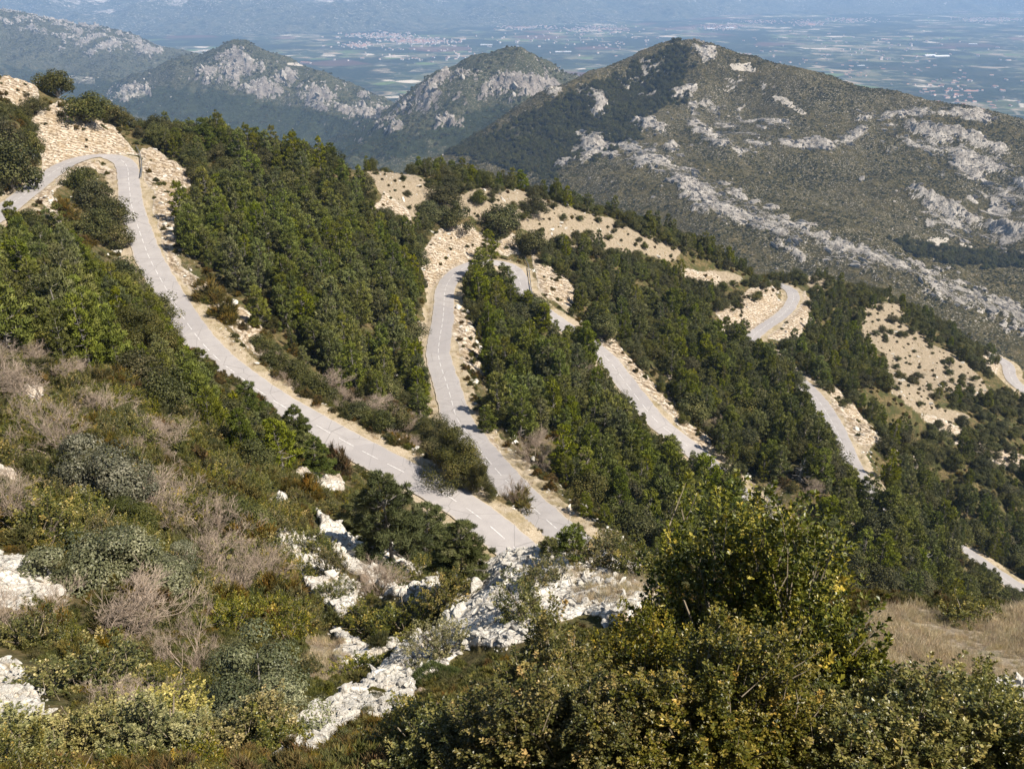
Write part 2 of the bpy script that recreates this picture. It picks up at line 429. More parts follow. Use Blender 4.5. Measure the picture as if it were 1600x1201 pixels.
# ------------------------------------------------------------------ setting: materials
def hillside_material():
    m, t, b = new_mat('hillside_ground'); w = NT(t)
    P = w.pos()
    z = w.n('ShaderNodeAttribute', attribute_name='zone')
    sep = w.n('ShaderNodeSeparateColor'); w.l(z.outputs['Color'], sep.inputs[0])
    rock, tan, sh = sep.outputs[0], sep.outputs[1], sep.outputs[2]
    n1 = w.noise(P, 0.35, 6, 0.65); n2 = w.noise(P, 2.2, 5, 0.7); n3 = w.noise(P, 9, 4, 0.7); n0 = w.noise(P, 0.06, 4, 0.6)
    # low scrub and soil between the bushes
    soil = w.ramp(n2, [(0.3, (0.035, 0.03, 0.016)), (0.45, (0.09, 0.068, 0.03)), (0.6, (0.17, 0.125, 0.06)), (0.75, (0.28, 0.22, 0.13))])
    green = w.ramp(n3, [(0.3, (0.02, 0.024, 0.009)), (0.6, (0.07, 0.07, 0.024)), (0.8, (0.13, 0.11, 0.04))])
    base = w.mix(w.ramp(n1, [(0.42, 0), (0.58, 1)]), green, soil)
    # dry field
    dry = w.ramp(n2, [(0.25, (0.115, 0.087, 0.056)), (0.45, (0.23, 0.18, 0.122)), (0.6, (0.32, 0.26, 0.185)), (0.78, (0.42, 0.36, 0.28))])
    dry = w.mix(w.ramp(n3, [(0.58, 0), (0.72, 0.65)]), dry, (0.60, 0.54, 0.45))
    dry = w.mix(w.ramp(w.noise(P, 1.1, 3, 0.6), [(0.56, 0), (0.68, 0.55)]), dry, (0.09, 0.085, 0.035))
    # limestone
    st = w.noise(w.pos((0.5, 0.5, 1.6)), 1.6, 6, 0.7, 0.6)
    lime = w.ramp(st, [(0.28, (0.26, 0.22, 0.17)), (0.40, (0.50, 0.44, 0.365)), (0.52, (0.66, 0.61, 0.53)), (0.8, (0.76, 0.72, 0.65))])
    lime = w.mix(w.ramp(n0, [(0.45, 0), (0.65, 0.5)]), lime, (0.55, 0.40, 0.26))
    crack = w.voro(P, 1.3, 'DISTANCE_TO_EDGE')
    crack2 = w.voro(P, 4.5, 'DISTANCE_TO_EDGE')
    cr = w.math('MULTIPLY', w.ramp(crack, [(0.0, 0.35), (0.06, 1)]), w.ramp(crack2, [(0.0, 0.6), (0.08, 1)]))
    lime = w.mix(1.0, lime, cr, 'MULTIPLY')
    lime = w.mix(w.ramp(n2, [(0.55, 0), (0.65, 0.85)]), lime, w.mix(n3, (0.10, 0.08, 0.035), (0.30, 0.22, 0.12)))
    # weathered, bedded rock of the road cuts
    bd = w.n('ShaderNodeTexWave', wave_type='BANDS', bands_direction='DIAGONAL'); bd.inputs['Scale'].default_value = 0.75; bd.inputs['Distortion'].default_value = 9; bd.inputs['Detail'].default_value = 4; bd.inputs['Detail Scale'].default_value = 1.6
    w.l(w.pos((0.5, 0.35, 1.5)), bd.inputs['Vector'])
    cut = w.ramp(w.math('MULTIPLY_ADD', st, 0.75, w.math('MULTIPLY', bd.outputs[1], 0.25)), [(0.30, (0.11, 0.082, 0.055)), (0.42, (0.27, 0.205, 0.14)), (0.52, (0.40, 0.32, 0.23)), (0.62, (0.53, 0.45, 0.355)), (0.8, (0.63, 0.56, 0.47))])
    cut = w.mix(1.0, cut, w.ramp(w.voro(w.pos((0.6, 0.4, 1.7)), 0.8, 'DISTANCE_TO_EDGE'), [(0.0, 0.55), (0.07, 1)]), 'MULTIPLY')
    cut = w.mix(w.ramp(n1, [(0.5, 0), (0.62, 0.75)]), cut, w.ramp(n2, [(0.3, (0.12, 0.09, 0.05)), (0.6, (0.34, 0.25, 0.155)), (0.75, (0.50, 0.42, 0.32))]))
    cut = w.mix(w.ramp(n3, [(0.60, 0), (0.70, 0.8)]), cut, (0.07, 0.06, 0.028))
    lime = w.mix(z.outputs['Alpha'], lime, cut)
    # verge gravel
    grav = w.ramp(n3, [(0.3, (0.20, 0.155, 0.10)), (0.5, (0.36, 0.29, 0.20)), (0.7, (0.56, 0.49, 0.39))])
    grav = w.mix(w.ramp(n1, [(0.45, 0), (0.6, 0.7)]), grav, w.ramp(n2, [(0.3, (0.12, 0.10, 0.045)), (0.7, (0.30, 0.23, 0.12))]))
    nz = w.math('MULTIPLY_ADD', n2, 0.9, -0.45)
    def edge(s): return w.ramp(w.math('ADD', s, nz), [(0.38, 0), (0.56, 1)])
    col = w.mix(edge(tan), base, dry)
    col = w.mix(edge(sh), col, grav)
    col = w.mix(edge(rock), col, lime)
    w.l(col, b.inputs['Base Color'])
    b.inputs['Roughness'].default_value = 0.95
    b.inputs['Specular IOR Level'].default_value = 0.1
    h = w.math('ADD', w.math('MULTIPLY', w.math('MULTIPLY', cr, edge(rock)), 0.25), w.math('ADD', w.math('MULTIPLY', n2, 0.5), w.math('MULTIPLY', n3, 0.14)))
    w.l(w.bump(h, 0.7, 0.28), b.inputs['Normal'])
    return m

def add_zone(me, a, b_, c_, d_=None):
    at = me.attributes.new('zone', 'FLOAT_COLOR', 'POINT')
    col = np.stack([a.ravel(), b_.ravel(), c_.ravel(), np.ones(a.size) if d_ is None else d_.ravel()], 1).astype(np.float32)
    at.data.foreach_set('color', col.ravel())

me = np_mesh('hillside', np.stack([XX, YY, HZ], -1).reshape(-1, 3), grid_faces(NU, NS), [hillside_material()], smooth=True)
add_zone(me, MROCK, MTAN, SHOULDER, MROCK * sstep(55, 75, YY))       # the road cuts further off are in tan weathered rock, the near rib in white limestone
tag(link('hillside', me), kind='structure')

# ------------------------------------------------------------------ road surface and painted centre line
def asphalt():
    m, t, b = new_mat('worn_asphalt'); w = NT(t)
    P = w.pos()
    n = w.noise(P, 0.5, 5, 0.6); f = w.noise(P, 14, 3, 0.7)
    c = w.ramp(n, [(0.3, (0.285, 0.262, 0.250)), (0.5, (0.335, 0.308, 0.294)), (0.72, (0.38, 0.35, 0.332))])
    c = w.mix(0.35, c, w.ramp(f, [(0.3, (0.21, 0.195, 0.185)), (0.7, (0.44, 0.405, 0.385))]))
    # wheel paths and the dusty edge, across the road
    a = w.n('ShaderNodeAttribute', attribute_name='tint')
    s = w.n('ShaderNodeSeparateColor'); w.l(a.outputs['Color'], s.inputs[0])
    tr = w.ramp(s.outputs[0], [(0.0, 0.0), (0.22, 0.16), (0.35, 0.0), (0.5, 0.10), (0.65, 0.0), (0.78, 0.16), (1.0, 0.0)])
    c = w.mix(w.math('MULTIPLY', tr, w.ramp(w.noise(P, 0.15, 3), [(0.3, 0.3), (0.7, 1.3)])), c, (0.25, 0.23, 0.225))
    ed = w.math('ADD', w.math('ABSOLUTE', w.math('SUBTRACT', s.outputs[0], 0.5)), w.math('MULTIPLY', w.math('SUBTRACT', w.noise(P, 1.6, 4), 0.5), 0.09))
    c = w.mix(w.ramp(ed, [(0.462, 0), (0.492, 0.9)]), c, (0.42, 0.35, 0.26))
    crk = w.voro(w.pos(), 0.22, 'DISTANCE_TO_EDGE')
    c = w.mix(w.ramp(crk, [(0.0, 0.55), (0.012, 0)]), c, (0.12, 0.11, 0.105))
    pv = w.voro(w.pos(), 0.09, 'F1', 1)
    sp = w.n('ShaderNodeSeparateColor'); w.l(pv, sp.inputs[0])
    c = w.mix(w.ramp(sp.outputs[0], [(0.76, 0), (0.78, 0.5)]), c, (0.27, 0.25, 0.245))
    w.l(c, b.inputs['Base Color'])
    b.inputs['Roughness'].default_value = 0.9
    b.inputs['Specular IOR Level'].default_value = 0.2
    w.l(w.bump(f, 0.2, 0.02), b.inputs['Normal'])
    return m

def paint():
    m, t, b = new_mat('worn_white_paint'); w = NT(t)
    n = w.noise(w.pos(), 3, 4, 0.7)
    w.l(w.ramp(n, [(0.40, (0.42, 0.39, 0.375)), (0.60, (0.74, 0.72, 0.69))]), b.inputs['Base Color'])
    b.inputs['Roughness'].default_value = 0.7
    return m

M_ASPH, M_PAINT = asphalt(), paint()

def ribbon(rd, offs, lift):
    d = np.gradient(rd, axis=0)[:, :2]
    d /= np.linalg.norm(d, axis=1)[:, None]
    nrm = np.stack([d[:, 1], -d[:, 0]], 1)                 # to the right of travel
    V = np.zeros((len(rd), len(offs), 3))
    for j, o in enumerate(offs):
        oo = o if np.ndim(o) else np.full(len(rd), o)
        V[:, j, :2] = rd[:, :2] + nrm * oo[:, None]
        V[:, j, 2] = rd[:, 2] + lift
    return V

rv, rf, rc, pv, pf = [], [], [], [], []
nv = pn = 0
for rd in ROADS:
    t = np.arange(len(rd)) * 0.5
    je = 0.16 * fbm(t, t * 0 + 3, 3.0, 3); jo = 0.16 * fbm(t, t * 0 + 40, 3.0, 3)
    offs = [-HALF - je, -HALF * 0.6, -HALF * 0.2, HALF * 0.2, HALF * 0.6, HALF + jo]
    V = ribbon(rd, offs, 0.0)
    V[:, [0, 5], 2] -= 0.03
    n, kk = V.shape[:2]
    rv.append(V.reshape(-1, 3)); rf.append(grid_faces(n, kk)[:, ::-1] + nv); nv += n * kk
    cc = np.zeros((n, kk, 4)); cc[:, :, 0] = np.linspace(0, 1, kk)[None]; rc.append(cc.reshape(-1, 4))
    # dashes 3 m long, 3 m apart
    dash = (t % 4.0) < 2.4
    P2 = ribbon(rd, [-0.042, 0.042], 0.012)
    for i in np.nonzero(dash[:-1])[0]:
        pv.append(P2[i:i + 2].reshape(-1, 3)); pf.append(np.array([[0, 2, 3, 1]])[:, ::-1] + pn); pn += 4
road = link('road', np_mesh('road', np.concatenate(rv), np.concatenate(rf), [M_ASPH], color=np.concatenate(rc)))
tag(road, kind='structure')
mk = link('road_marking', np_mesh('road_marking', np.concatenate(pv), np.concatenate(pf), [M_PAINT]))
tag(mk, kind='structure')

# ------------------------------------------------------------------ the big mountain across the valley
def terrain(name, pts, U0, U1, nu, y0, y1, ns, detail, mat, lam=1e-6, back=None):
    Us = np.linspace(U0, U1, nu); Ss = np.linspace(math.log(y0), math.log(y1), ns)
    tp = TPS(pts, lam)
    U, S = np.meshgrid(Us, Ss, indexing='ij')
    Y = np.exp(S); X = U * Y
    Z = tp.grid(Us, Ss, 4) * Y
    X, Y, Z, z0, z1, z2 = detail(X, Y, Z)
    me = np_mesh(name, np.stack([X, Y, Z], -1).reshape(-1, 3), grid_faces(nu, ns), [mat], smooth=True)
    add_zone(me, z0, z1, z2)
    o = tag(link(name, me), kind='structure')
    return o, Us, Ss, X, Y, Z, z0

def mountain_material(name, dark, mid, light, rock_a, rock_b, s=1.0, scree=(0.55, 0.49, 0.41)):
    m, t, b = new_mat(name); w = NT(t)
    P = w.pos()
    z = w.n('ShaderNodeAttribute', attribute_name='zone')
    sep = w.n('ShaderNodeSeparateColor'); w.l(z.outputs['Color'], sep.inputs[0])
    n1 = w.noise(P, 0.012 * s, 6, 0.65); n2 = w.noise(P, 0.12 * s, 6, 0.7); n3 = w.noise(P, 0.5 * s, 4, 0.75)
    veg = w.ramp(n2, [(0.3, dark), (0.5, mid), (0.7, light)])
    veg = w.mix(w.ramp(n1, [(0.35, 0), (0.65, 0.7)]), veg, w.ramp(n3, [(0.3, dark), (0.55, mid), (0.7, light)]))
    spk = w.ramp(n3, [(0.56, 0), (0.63, 0.9)])
    spk = w.math('MULTIPLY', spk, w.ramp(n1, [(0.4, 0.25), (0.62, 1)]))
    veg = w.mix(spk, veg, rock_b)
    # dark bushes
    bush = w.voro(P, 0.14 * s)
    veg = w.mix(w.math('MULTIPLY', w.ramp(bush, [(0.22, 1), (0.4, 0)]), w.ramp(w.noise(P, 0.02 * s, 3), [(0.46, 0), (0.56, 1)])), veg, dark)
    st = w.noise(w.pos((1, 1, 0.35)), 0.09 * s, 6, 0.75)
    rock = w.ramp(st, [(0.3, rock_a), (0.6, rock_b), (0.8, tuple(min(1, c * 1.25) for c in rock_b))])
    nz = w.math('MULTIPLY_ADD', n3, 0.7, w.math('MULTIPLY_ADD', n2, 0.7, -0.7))
    # steep faces show rock
    g = w.n('ShaderNodeNewGeometry'); sx = w.n('ShaderNodeSeparateXYZ'); w.l(g.outputs['True Normal'], sx.inputs[0])
    steep = w.ramp(sx.outputs[2], [(0.60, 0.75), (0.78, 0)])
    rk = w.math('MAXIMUM', sep.outputs[0], steep)
    c = w.mix(w.ramp(w.math('ADD', rk, nz), [(0.42, 0), (0.58, 1)]), veg, rock)
    c = w.mix(w.ramp(w.math('ADD', sep.outputs[1], nz), [(0.45, 0), (0.55, 1)]), c, w.mix(n3, scree, tuple(v * 0.75 for v in scree)))
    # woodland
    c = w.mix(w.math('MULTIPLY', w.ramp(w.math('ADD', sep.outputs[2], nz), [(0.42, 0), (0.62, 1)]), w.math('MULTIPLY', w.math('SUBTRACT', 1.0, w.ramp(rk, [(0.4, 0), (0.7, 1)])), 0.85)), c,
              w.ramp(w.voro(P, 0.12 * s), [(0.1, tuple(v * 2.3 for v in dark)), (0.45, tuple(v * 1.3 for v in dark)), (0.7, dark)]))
    w.l(c, b.inputs['Base Color'])
    b.inputs['Roughness'].default_value = 1.0
    b.inputs['Specular IOR Level'].default_value = 0.0
    h = w.math('ADD', w.math('MULTIPLY', n2, 5.0 / s), w.math('ADD', w.math('MULTIPLY', n3, 1.5 / s), w.math('MULTIPLY', w.math('MULTIPLY', st, rk), 8.0 / s)))
    w.l(w.bump(h, 1.0, 1.0), b.inputs['Normal'])
    return m

MT = []
mt_crest = [(740, 214, 1720), (780, 192, 1700), (850, 156, 1700), (905, 131, 1720), (960, 118, 1760), (1010, 88, 1800), (1050, 72, 1820), (1088, 69, 1825), (1160, 87, 1780), (1250, 110, 1700),
            (1300, 131, 1660), (1400, 150, 1600), (1440, 161, 1570), (1530, 174, 1540), (1600, 192, 1500), (1780, 240, 1420)]
MT += [PT(*p) for p in mt_crest]
MT += [PT(*p) for p in [
    (1150, 180, 1630), (1250, 200, 1500), (1350, 182, 1540), (1350, 240, 1400), (1450, 220, 1430), (1550, 240, 1400), (1450, 300, 1260), (1600, 270, 1330), (1600, 370, 1130), (1500, 370, 1150), (1600, 430, 1010),
    (1400, 330, 1200), (1300, 300, 1270), (1200, 270, 1340), (1100, 200, 1560), (1050, 140, 1690), (1000, 150, 1730), (930, 175, 1640), (900, 180, 1640),
    (900, 215, 1560), (960, 225, 1500), (1030, 243, 1400), (1100, 285, 1240), (1180, 325, 1130), (1250, 370, 1030), (1350, 395, 1000), (1450, 430, 960), (1600, 500, 880),
    (1300, 415, 960), (1400, 440, 920), (1500, 480, 880), (1600, 550, 810), (1750, 600, 800), (1750, 450, 960), (1750, 330, 1150),
    (850, 250, 1480), (800, 240, 1560), (750, 238, 1610), (700, 250, 1600), (860, 275, 1400), (960, 290, 1260), (1000, 310, 1200), (1100, 330, 1120)]]
for p in mt_crest:
    x, y, z = PT(*p)
    MT.append((x * 1.12, y * 1.12, z - 95)); MT.append((x * 1.5, y * 1.5, z - 420))
MT += [(-200, 1000, -430), (0, 1000, -410), (150, 900, -400), (300, 760, -400), (450, 650, -420), (700, 600, -440), (-500, 1700, -520), (-300, 1500, -420), (-250, 2000, -480), (1300, 900, -380), (1500, 1200, -330)]

# crags: lines in the photo along which the face breaks into cliffs (x, y, distance), height in metres
CLIFFS = [
    ([(1345, 192), (1400, 196), (1450, 215), (1500, 222), (1560, 240)], 26), ([(1350, 180), (1420, 182), (1500, 185), (1540, 192)], 12),
    ([(1425, 305), (1470, 330), (1520, 350), (1570, 365), (1620, 380)], 30), ([(1225, 232), (1270, 232), (1300, 235), (1340, 215)], 16),
    ([(1080, 205), (1100, 215), (1125, 235)], 22), ([(1180, 190), (1210, 200), (1235, 200)], 16),
    ([(905, 205), (925, 225), (910, 245), (880, 262)], 30), ([(1000, 200), (1030, 212), (1050, 235)], 26), ([(860, 150), (905, 145), (945, 165), (930, 185)], 26),
    ([(990, 160), (1040, 145), (1080, 140)], 22), ([(1080, 72), (1095, 78), (1110, 90)], 14), ([(1500, 250), (1550, 275), (1600, 300)], 24), ([(1440, 240), (1480, 255), (1530, 280)], 18),
]

def poly_dist(X, Y, line):
    best = np.full(X.shape, 1e9)
    for a, b in zip(line[:-1], line[1:]):
        dx, dy = b[0] - a[0], b[1] - a[1]
        t = np.clip(((X - a[0]) * dx + (Y - a[1]) * dy) / (dx * dx + dy * dy + 1e-9), 0, 1)
        best = np.minimum(best, np.hypot(X - a[0] - t * dx, Y - a[1] - t * dy))
    return best

def screen_mask(X, Y, Z, polys, warp=10, freq=14):
    px, py = proj(X, Y, Z)
    wx = warp * fbm(X / Y * 1400, np.log(Y) * 900, freq, 4); wy = 0.6 * warp * fbm(X / Y * 1400 + 77, np.log(Y) * 900, freq, 4)
    m = np.zeros(X.shape, bool)
    for p in polys: m |= in_poly(px + wx, py + wy, p)
    f = m.astype(np.float32)
    f[1:-1, 1:-1] = (f[1:-1, 1:-1] * 2 + f[:-2, 1:-1] + f[2:, 1:-1] + f[1:-1, :-2] + f[1:-1, 2:]) / 6
    return f

def mt_detail(X, Y, Z):
    px, py = proj(X, Y, Z)
    gully = fbm(X * 0.8 + Y * 0.5, Y * 0.35 - X * 0.3, 190, 4, 0.5, ridged=True)
    Z = Z + 7 * gully - 3 + 4.0 * fbm(X, Y, 60, 5, 0.55)
    rock = np.zeros(X.shape, np.float32)
    for line, h in CLIFFS:
        lx = np.array(line, float)
        q = lx + 0.0
        d = poly_dist(px + 6 * fbm(X, Y, 30, 4), (py + 4 * fbm(X + 300, Y, 25, 4)) * 1.6, [(a, b * 1.6) for a, b in q])
        band = np.exp(-(d / 13.0) ** 2)
        teeth = fbm((X * 0.53 - Y * 0.85) / 2.2, X * 0.85 + Y * 0.53, 9, 4, 0.65, ridged=True)
        brk = np.clip(0.55 + 0.9 * fbm(X, Y, 70, 3), 0, 1)
        Z = Z + band * h * brk * np.clip(0.42 + 0.26 * teeth, 0, 1.2) * 0.62
        rock = np.maximum(rock, np.clip(band * 1.15 * brk * (0.6 + 0.35 * teeth), 0, 1))
    lime = [[(895, 215), (935, 205), (1035, 238), (1110, 280), (1190, 322), (1260, 360), (1350, 385), (1460, 425), (1620, 490), (1640, 540), (1560, 500), (1440, 455), (1330, 418), (1240, 400), (1180, 360),
             (1100, 330), (1040, 280), (960, 240), (900, 250)], [(1180, 330), (1250, 350), (1300, 372), (1320, 410), (1230, 400)]]
    lm = screen_mask(X, Y, Z, lime, 22, 20)
    al, ac = X * 0.53 - Y * 0.85, X * 0.85 + Y * 0.53
    ridg = fbm(al / 4.5, ac, 13, 4, 0.6, ridged=True)
    lmn = lm * np.clip(0.44 + 0.5 * fbm(al / 2.8, ac, 45, 5, 0.6) + 0.12 * ridg, 0, 1)
    Z = Z + lmn * (2.0 + 1.6 * ridg)
    rock = np.maximum(rock, lmn * 0.95)
    rock2 = [[(1490, 270), (1620, 300), (1640, 400), (1590, 390), (1540, 330)], [(1360, 190), (1560, 235), (1600, 290), (1500, 280), (1400, 235)], [(1430, 300), (1540, 345), (1600, 375), (1600, 395), (1500, 375), (1440, 340)],
             [(1080, 130), (1200, 200), (1220, 230), (1130, 240), (1080, 210)]]
    r2 = screen_mask(X, Y, Z, rock2, 26, 22)
    rock = np.maximum(rock, r2 * np.clip(0.34 + 0.5 * fbm(al / 2.5, ac, 24, 4), 0, 1))
    scree = screen_mask(X, Y, Z, [[(1200, 150), (1225, 152), (1262, 178), (1255, 180), (1230, 165)], [(1140, 100), (1175, 98), (1180, 112), (1150, 112)], [(770, 238), (800, 195), (815, 192), (812, 210), (780, 232)],
                                  [(825, 205), (850, 188), (845, 198), (828, 210)], [(1450, 370), (1480, 372), (1478, 386), (1452, 384)], [(1500, 380), (1520, 384), (1516, 394)], [(1090, 82), (1110, 90), (1100, 100)]], 4, 8)
    wood = screen_mask(X, Y, Z, [[(700, 240), (790, 195), (860, 160), (960, 120), (1010, 88), (1050, 70), (1085, 70), (1075, 100), (1060, 140), (1085, 150), (1000, 185), (960, 210), (890, 240), (860, 280), (780, 260)],
                                 [(1390, 372), (1450, 388), (1540, 396), (1620, 400), (1620, 420), (1500, 415), (1430, 400)], [(870, 250), (960, 200), (1010, 195), (1000, 215), (920, 250)]], 14, 16)
    return X, Y, Z, rock, scree, wood * 0.75

M_MOUNT = mountain_material('mountain_ground', (0.016, 0.017, 0.006), (0.066, 0.056, 0.022), (0.15, 0.115, 0.058), (0.13, 0.112, 0.095), (0.50, 0.455, 0.40))
mt_o, MU_, MS_, MX, MY, MZ, MR = terrain('mountain', MT, -0.42, 0.98, 900, 620, 2700, 760, mt_detail, M_MOUNT)

# ------------------------------------------------------------------ the lower hills further off
HL = [PT(*p) for p in [
    # rocky hill in the middle
    (560, 205, 2950), (600, 186, 2900), (640, 152, 2820), (680, 124, 2760), (720, 113, 2720), (760, 111, 2700), (790, 100, 2720), (830, 107, 2760), (870, 122, 2800), (905, 130, 2850), (960, 150, 2900),
    (640, 210, 2500), (700, 190, 2480), (760, 190, 2450), (820, 200, 2380), (720, 232, 2280), (650, 225, 2380), (560, 232, 2700), (860, 170, 2600), (600, 225, 2550), (480, 240, 2700),
    # hill on its left with the pointed top
    (130, 150, 4300), (210, 126, 4250), (260, 106, 4150), (300, 93, 4100), (340, 82, 4050), (375, 73, 4000), (405, 86, 3950), (450, 106, 3880), (500, 121, 3800), (550, 142, 3700), (590, 160, 3600), (620, 182, 3500),
    (500, 212, 3250), (400, 200, 3350), (300, 180, 3500), (380, 130, 3750), (250, 170, 3600), (200, 190, 3500), (450, 160, 3560), (560, 200, 3250),
    # long ridge at the left edge
    (-150, 0, 6200), (-60, 8, 6100), (0, 17, 6000), (60, 32, 5950), (130, 42, 5900), (180, 52, 5800), (250, 76, 5600), (300, 94, 5500), (340, 112, 5450),
    (100, 90, 5200), (0, 80, 5300), (180, 125, 4750), (60, 130, 4500), (0, 140, 4300), (0, 180, 3900), (120, 170, 4100), (260, 120, 5000), (-150, 120, 4700)]]
HL += [(u * y, y, z) for u, y, z in [(-0.9, 7500, -640), (-0.5, 7200, -760), (-0.3, 6600, -790), (-0.2, 6000, -790), (-0.1, 5000, -790), (0, 4300, -780), (0.1, 4200, -790), (0.25, 3900, -790), (0.4, 3600, -790), (0.7, 3300, -790),
       (-0.25, 4900, -760), (-0.13, 4300, -740), (-0.05, 3700, -640), (-0.4, 9000, -900), (0, 8000, -900), (0.5, 6000, -900), (-0.9, 11000, -900), (0.1, 2500, -540), (0.3, 2800, -640), (-0.1, 2100, -500), (-0.5, 3000, -640), (-0.9, 4000, -560)]]

def hl_detail(X, Y, Z):
    f = 2.6
    rid = fbm(X * 0.9 + Y * 0.3, Y * 0.5, 420, 5, 0.55, ridged=True)
    Z = Z + 20 * (rid - 0.4) + 12 * fbm(X, Y, 160, 5, 0.55)
    polys = [[(600, 185), (650, 145), (690, 120), (740, 113), (800, 120), (850, 125), (890, 140), (850, 150), (790, 150), (740, 160), (690, 160), (640, 180), (620, 210), (590, 200)],
             [(330, 90), (375, 75), (430, 95), (520, 130), (600, 165), (610, 185), (560, 185), (480, 165), (400, 150), (330, 130), (290, 135), (300, 110)],
             [(0, 15), (60, 28), (150, 45), (260, 75), (240, 90), (120, 65), (0, 45)], [(100, 60), (170, 70), (160, 85), (100, 80)], [(690, 185), (720, 190), (715, 205), (680, 200)], [(160, 140), (240, 138), (230, 150), (180, 160)]]
    rk = screen_mask(X, Y, Z, polys, 12, 14)
    teeth = fbm(X * 1.4, Y * 0.4, 40, 5, 0.65, ridged=True)
    brk = np.clip(0.30 + 0.8 * fbm(X, Y, 150, 6, 0.65), 0, 1)
    rock = rk * brk * np.clip(0.65 + 0.3 * teeth, 0, 1)
    Z = Z + rk * brk * (10 + 11 * teeth)
    flat = screen_mask(X, Y, Z, [[(110, 118), (145, 120), (150, 132), (105, 130)], [(180, 145), (230, 142), (225, 152), (185, 156)], [(448, 98), (490, 99), (485, 103), (450, 102)]], 3, 8)
    wood = screen_mask(X, Y, Z, [[(0, 100), (200, 130), (330, 140), (480, 170), (600, 190), (700, 240), (560, 250), (400, 220), (150, 170), (0, 150)], [(640, 210), (760, 165), (850, 160), (860, 200), (720, 240)]], 14, 14)
    return X, Y, Z, rock, flat, wood * 0.6
M_HILL = mountain_material('far_hill_ground', (0.020, 0.026, 0.011), (0.065, 0.066, 0.030), (0.14, 0.12, 0.07), (0.14, 0.12, 0.105), (0.34, 0.30, 0.265), 0.42)
hl_o, _u, _s, HX2, HY2, HZ2, HR2 = terrain('hills', HL, -0.98, 0.9, 900, 2050, 8200, 520, hl_detail, M_HILL)

# ------------------------------------------------------------------ the plain and the far range
PLAIN_Z = -750.0
def plain_material():
    m, t, b = new_mat('farmland'); w = NT(t)
    P = w.pos()
    dn = w.n('ShaderNodeTexNoise'); dn.inputs['Scale'].default_value = 0.002; dn.inputs['Detail'].default_value = 3; w.l(P, dn.inputs['Vector'])
    va = w.n('ShaderNodeVectorMath', operation='MULTIPLY_ADD'); va.inputs[1].default_value = (160, 160, 0); w.l(dn.outputs[1], va.inputs[0]); w.l(P, va.inputs[2])
    Q = va.outputs[0]
    cell = w.voro(Q, 0.0065, 'F1', 1); edge = w.voro(Q, 0.0065, 'DISTANCE_TO_EDGE')
    sp1 = w.n('ShaderNodeSeparateColor'); w.l(cell, sp1.inputs[0])
    cell2 = w.voro(Q, 0.0021, 'F1', 1); sp2 = w.n('ShaderNodeSeparateColor'); w.l(cell2, sp2.inputs[0])
    c = w.ramp(sp1.outputs[0], [(0.0, (0.025, 0.035, 0.015)), (0.2, (0.08, 0.09, 0.04)), (0.36, (0.03, 0.042, 0.018)), (0.5, (0.17, 0.15, 0.085)), (0.62, (0.035, 0.05, 0.02)), (0.74, (0.11, 0.15, 0.05)), (0.82, (0.33, 0.26, 0.18)), (0.90, (0.56, 0.48, 0.38)), (0.95, (0.05, 0.06, 0.025))], 'CONSTANT')
    orch = w.math('MULTIPLY', w.ramp(w.voro(Q, 0.09), [(0.25, 1), (0.5, 0)]), w.ramp(sp1.outputs[1], [(0.35, 0), (0.4, 0.8)]))
    c = w.mix(orch, c, (0.035, 0.045, 0.022))
    c = w.mix(w.ramp(edge, [(0.02, 0.8), (0.06, 0)]), c, w.mix(sp1.outputs[2], (0.03, 0.04, 0.02), (0.30, 0.26, 0.2)))
    wood = w.noise(P, 0.0011, 6, 0.65)
    c = w.mix(w.ramp(wood, [(0.47, 0), (0.53, 0.92)]), c, w.ramp(w.voro(P, 0.03), [(0.1, (0.035, 0.046, 0.02)), (0.7, (0.010, 0.015, 0.006))]))
    c = w.mix(w.math('MULTIPLY', w.ramp(sp2.outputs[0], [(0.93, 0), (0.94, 0.55)]), 1.0), c, (0.16, 0.075, 0.06))
    w.l(c, b.inputs['Base Color'])
    b.inputs['Roughness'].default_value = 1.0; b.inputs['Specular IOR Level'].default_value = 0.0
    return m
M_PLAIN = plain_material()
ny = 60
xs = np.linspace(-32000, 32000, 65); ys = np.linspace(-3000, 36000, 61)
PX_, PY_ = np.meshgrid(xs, ys, indexing='ij')
pz = PLAIN_Z + 6 * fbm(PX_, PY_, 4000, 3)
tag(link('plain', np_mesh('plain', np.stack([PX_, PY_, pz], -1).reshape(-1, 3), grid_faces(65, 61), [M_PLAIN], smooth=True)), kind='structure')

nu, ns = 620, 420
Us = np.linspace(-0.95, 0.95, nu); Ss = np.linspace(math.log(8000), math.log(30000), ns)
U, S = np.meshgrid(Us, Ss, indexing='ij'); Y = np.exp(S); X = U * Y
start = 11500 + 3600 * sstep(-0.15, 0.35, U) - 900 * sstep(-0.1, -0.35, U) + 900 * fbm(U * 10, U * 0, 2.5, 3)
t = np.clip((Y - start) / 9000, -0.3, 1.4)
rid = fbm(X * 0.8, Y * 0.45, 2600, 7, 0.52, ridged=True)
hgt = np.where(t > 0, 1350 * sstep(0, 1.15, t) ** 0.9, 260 * t)
Zf = PLAIN_Z - 40 + hgt + np.clip(t * 6 + 0.15, 0, 1) * 380 * (rid - 0.25) * (0.35 + 0.9 * np.clip(t, 0, 1))
low = fbm(X, Y, 900, 5, 0.55)
Zf = Zf + np.clip(1 + t * 4, 0, 1) * 55 * low
M_FAR = mountain_material('far_range_ground', (0.02, 0.028, 0.016), (0.075, 0.08, 0.045), (0.19, 0.165, 0.11), (0.20, 0.17, 0.15), (0.68, 0.60, 0.52), 0.07)
me = np_mesh('far_mountains', np.stack([X, Y, Zf], -1).reshape(-1, 3), grid_faces(nu, ns), [M_FAR], smooth=True)
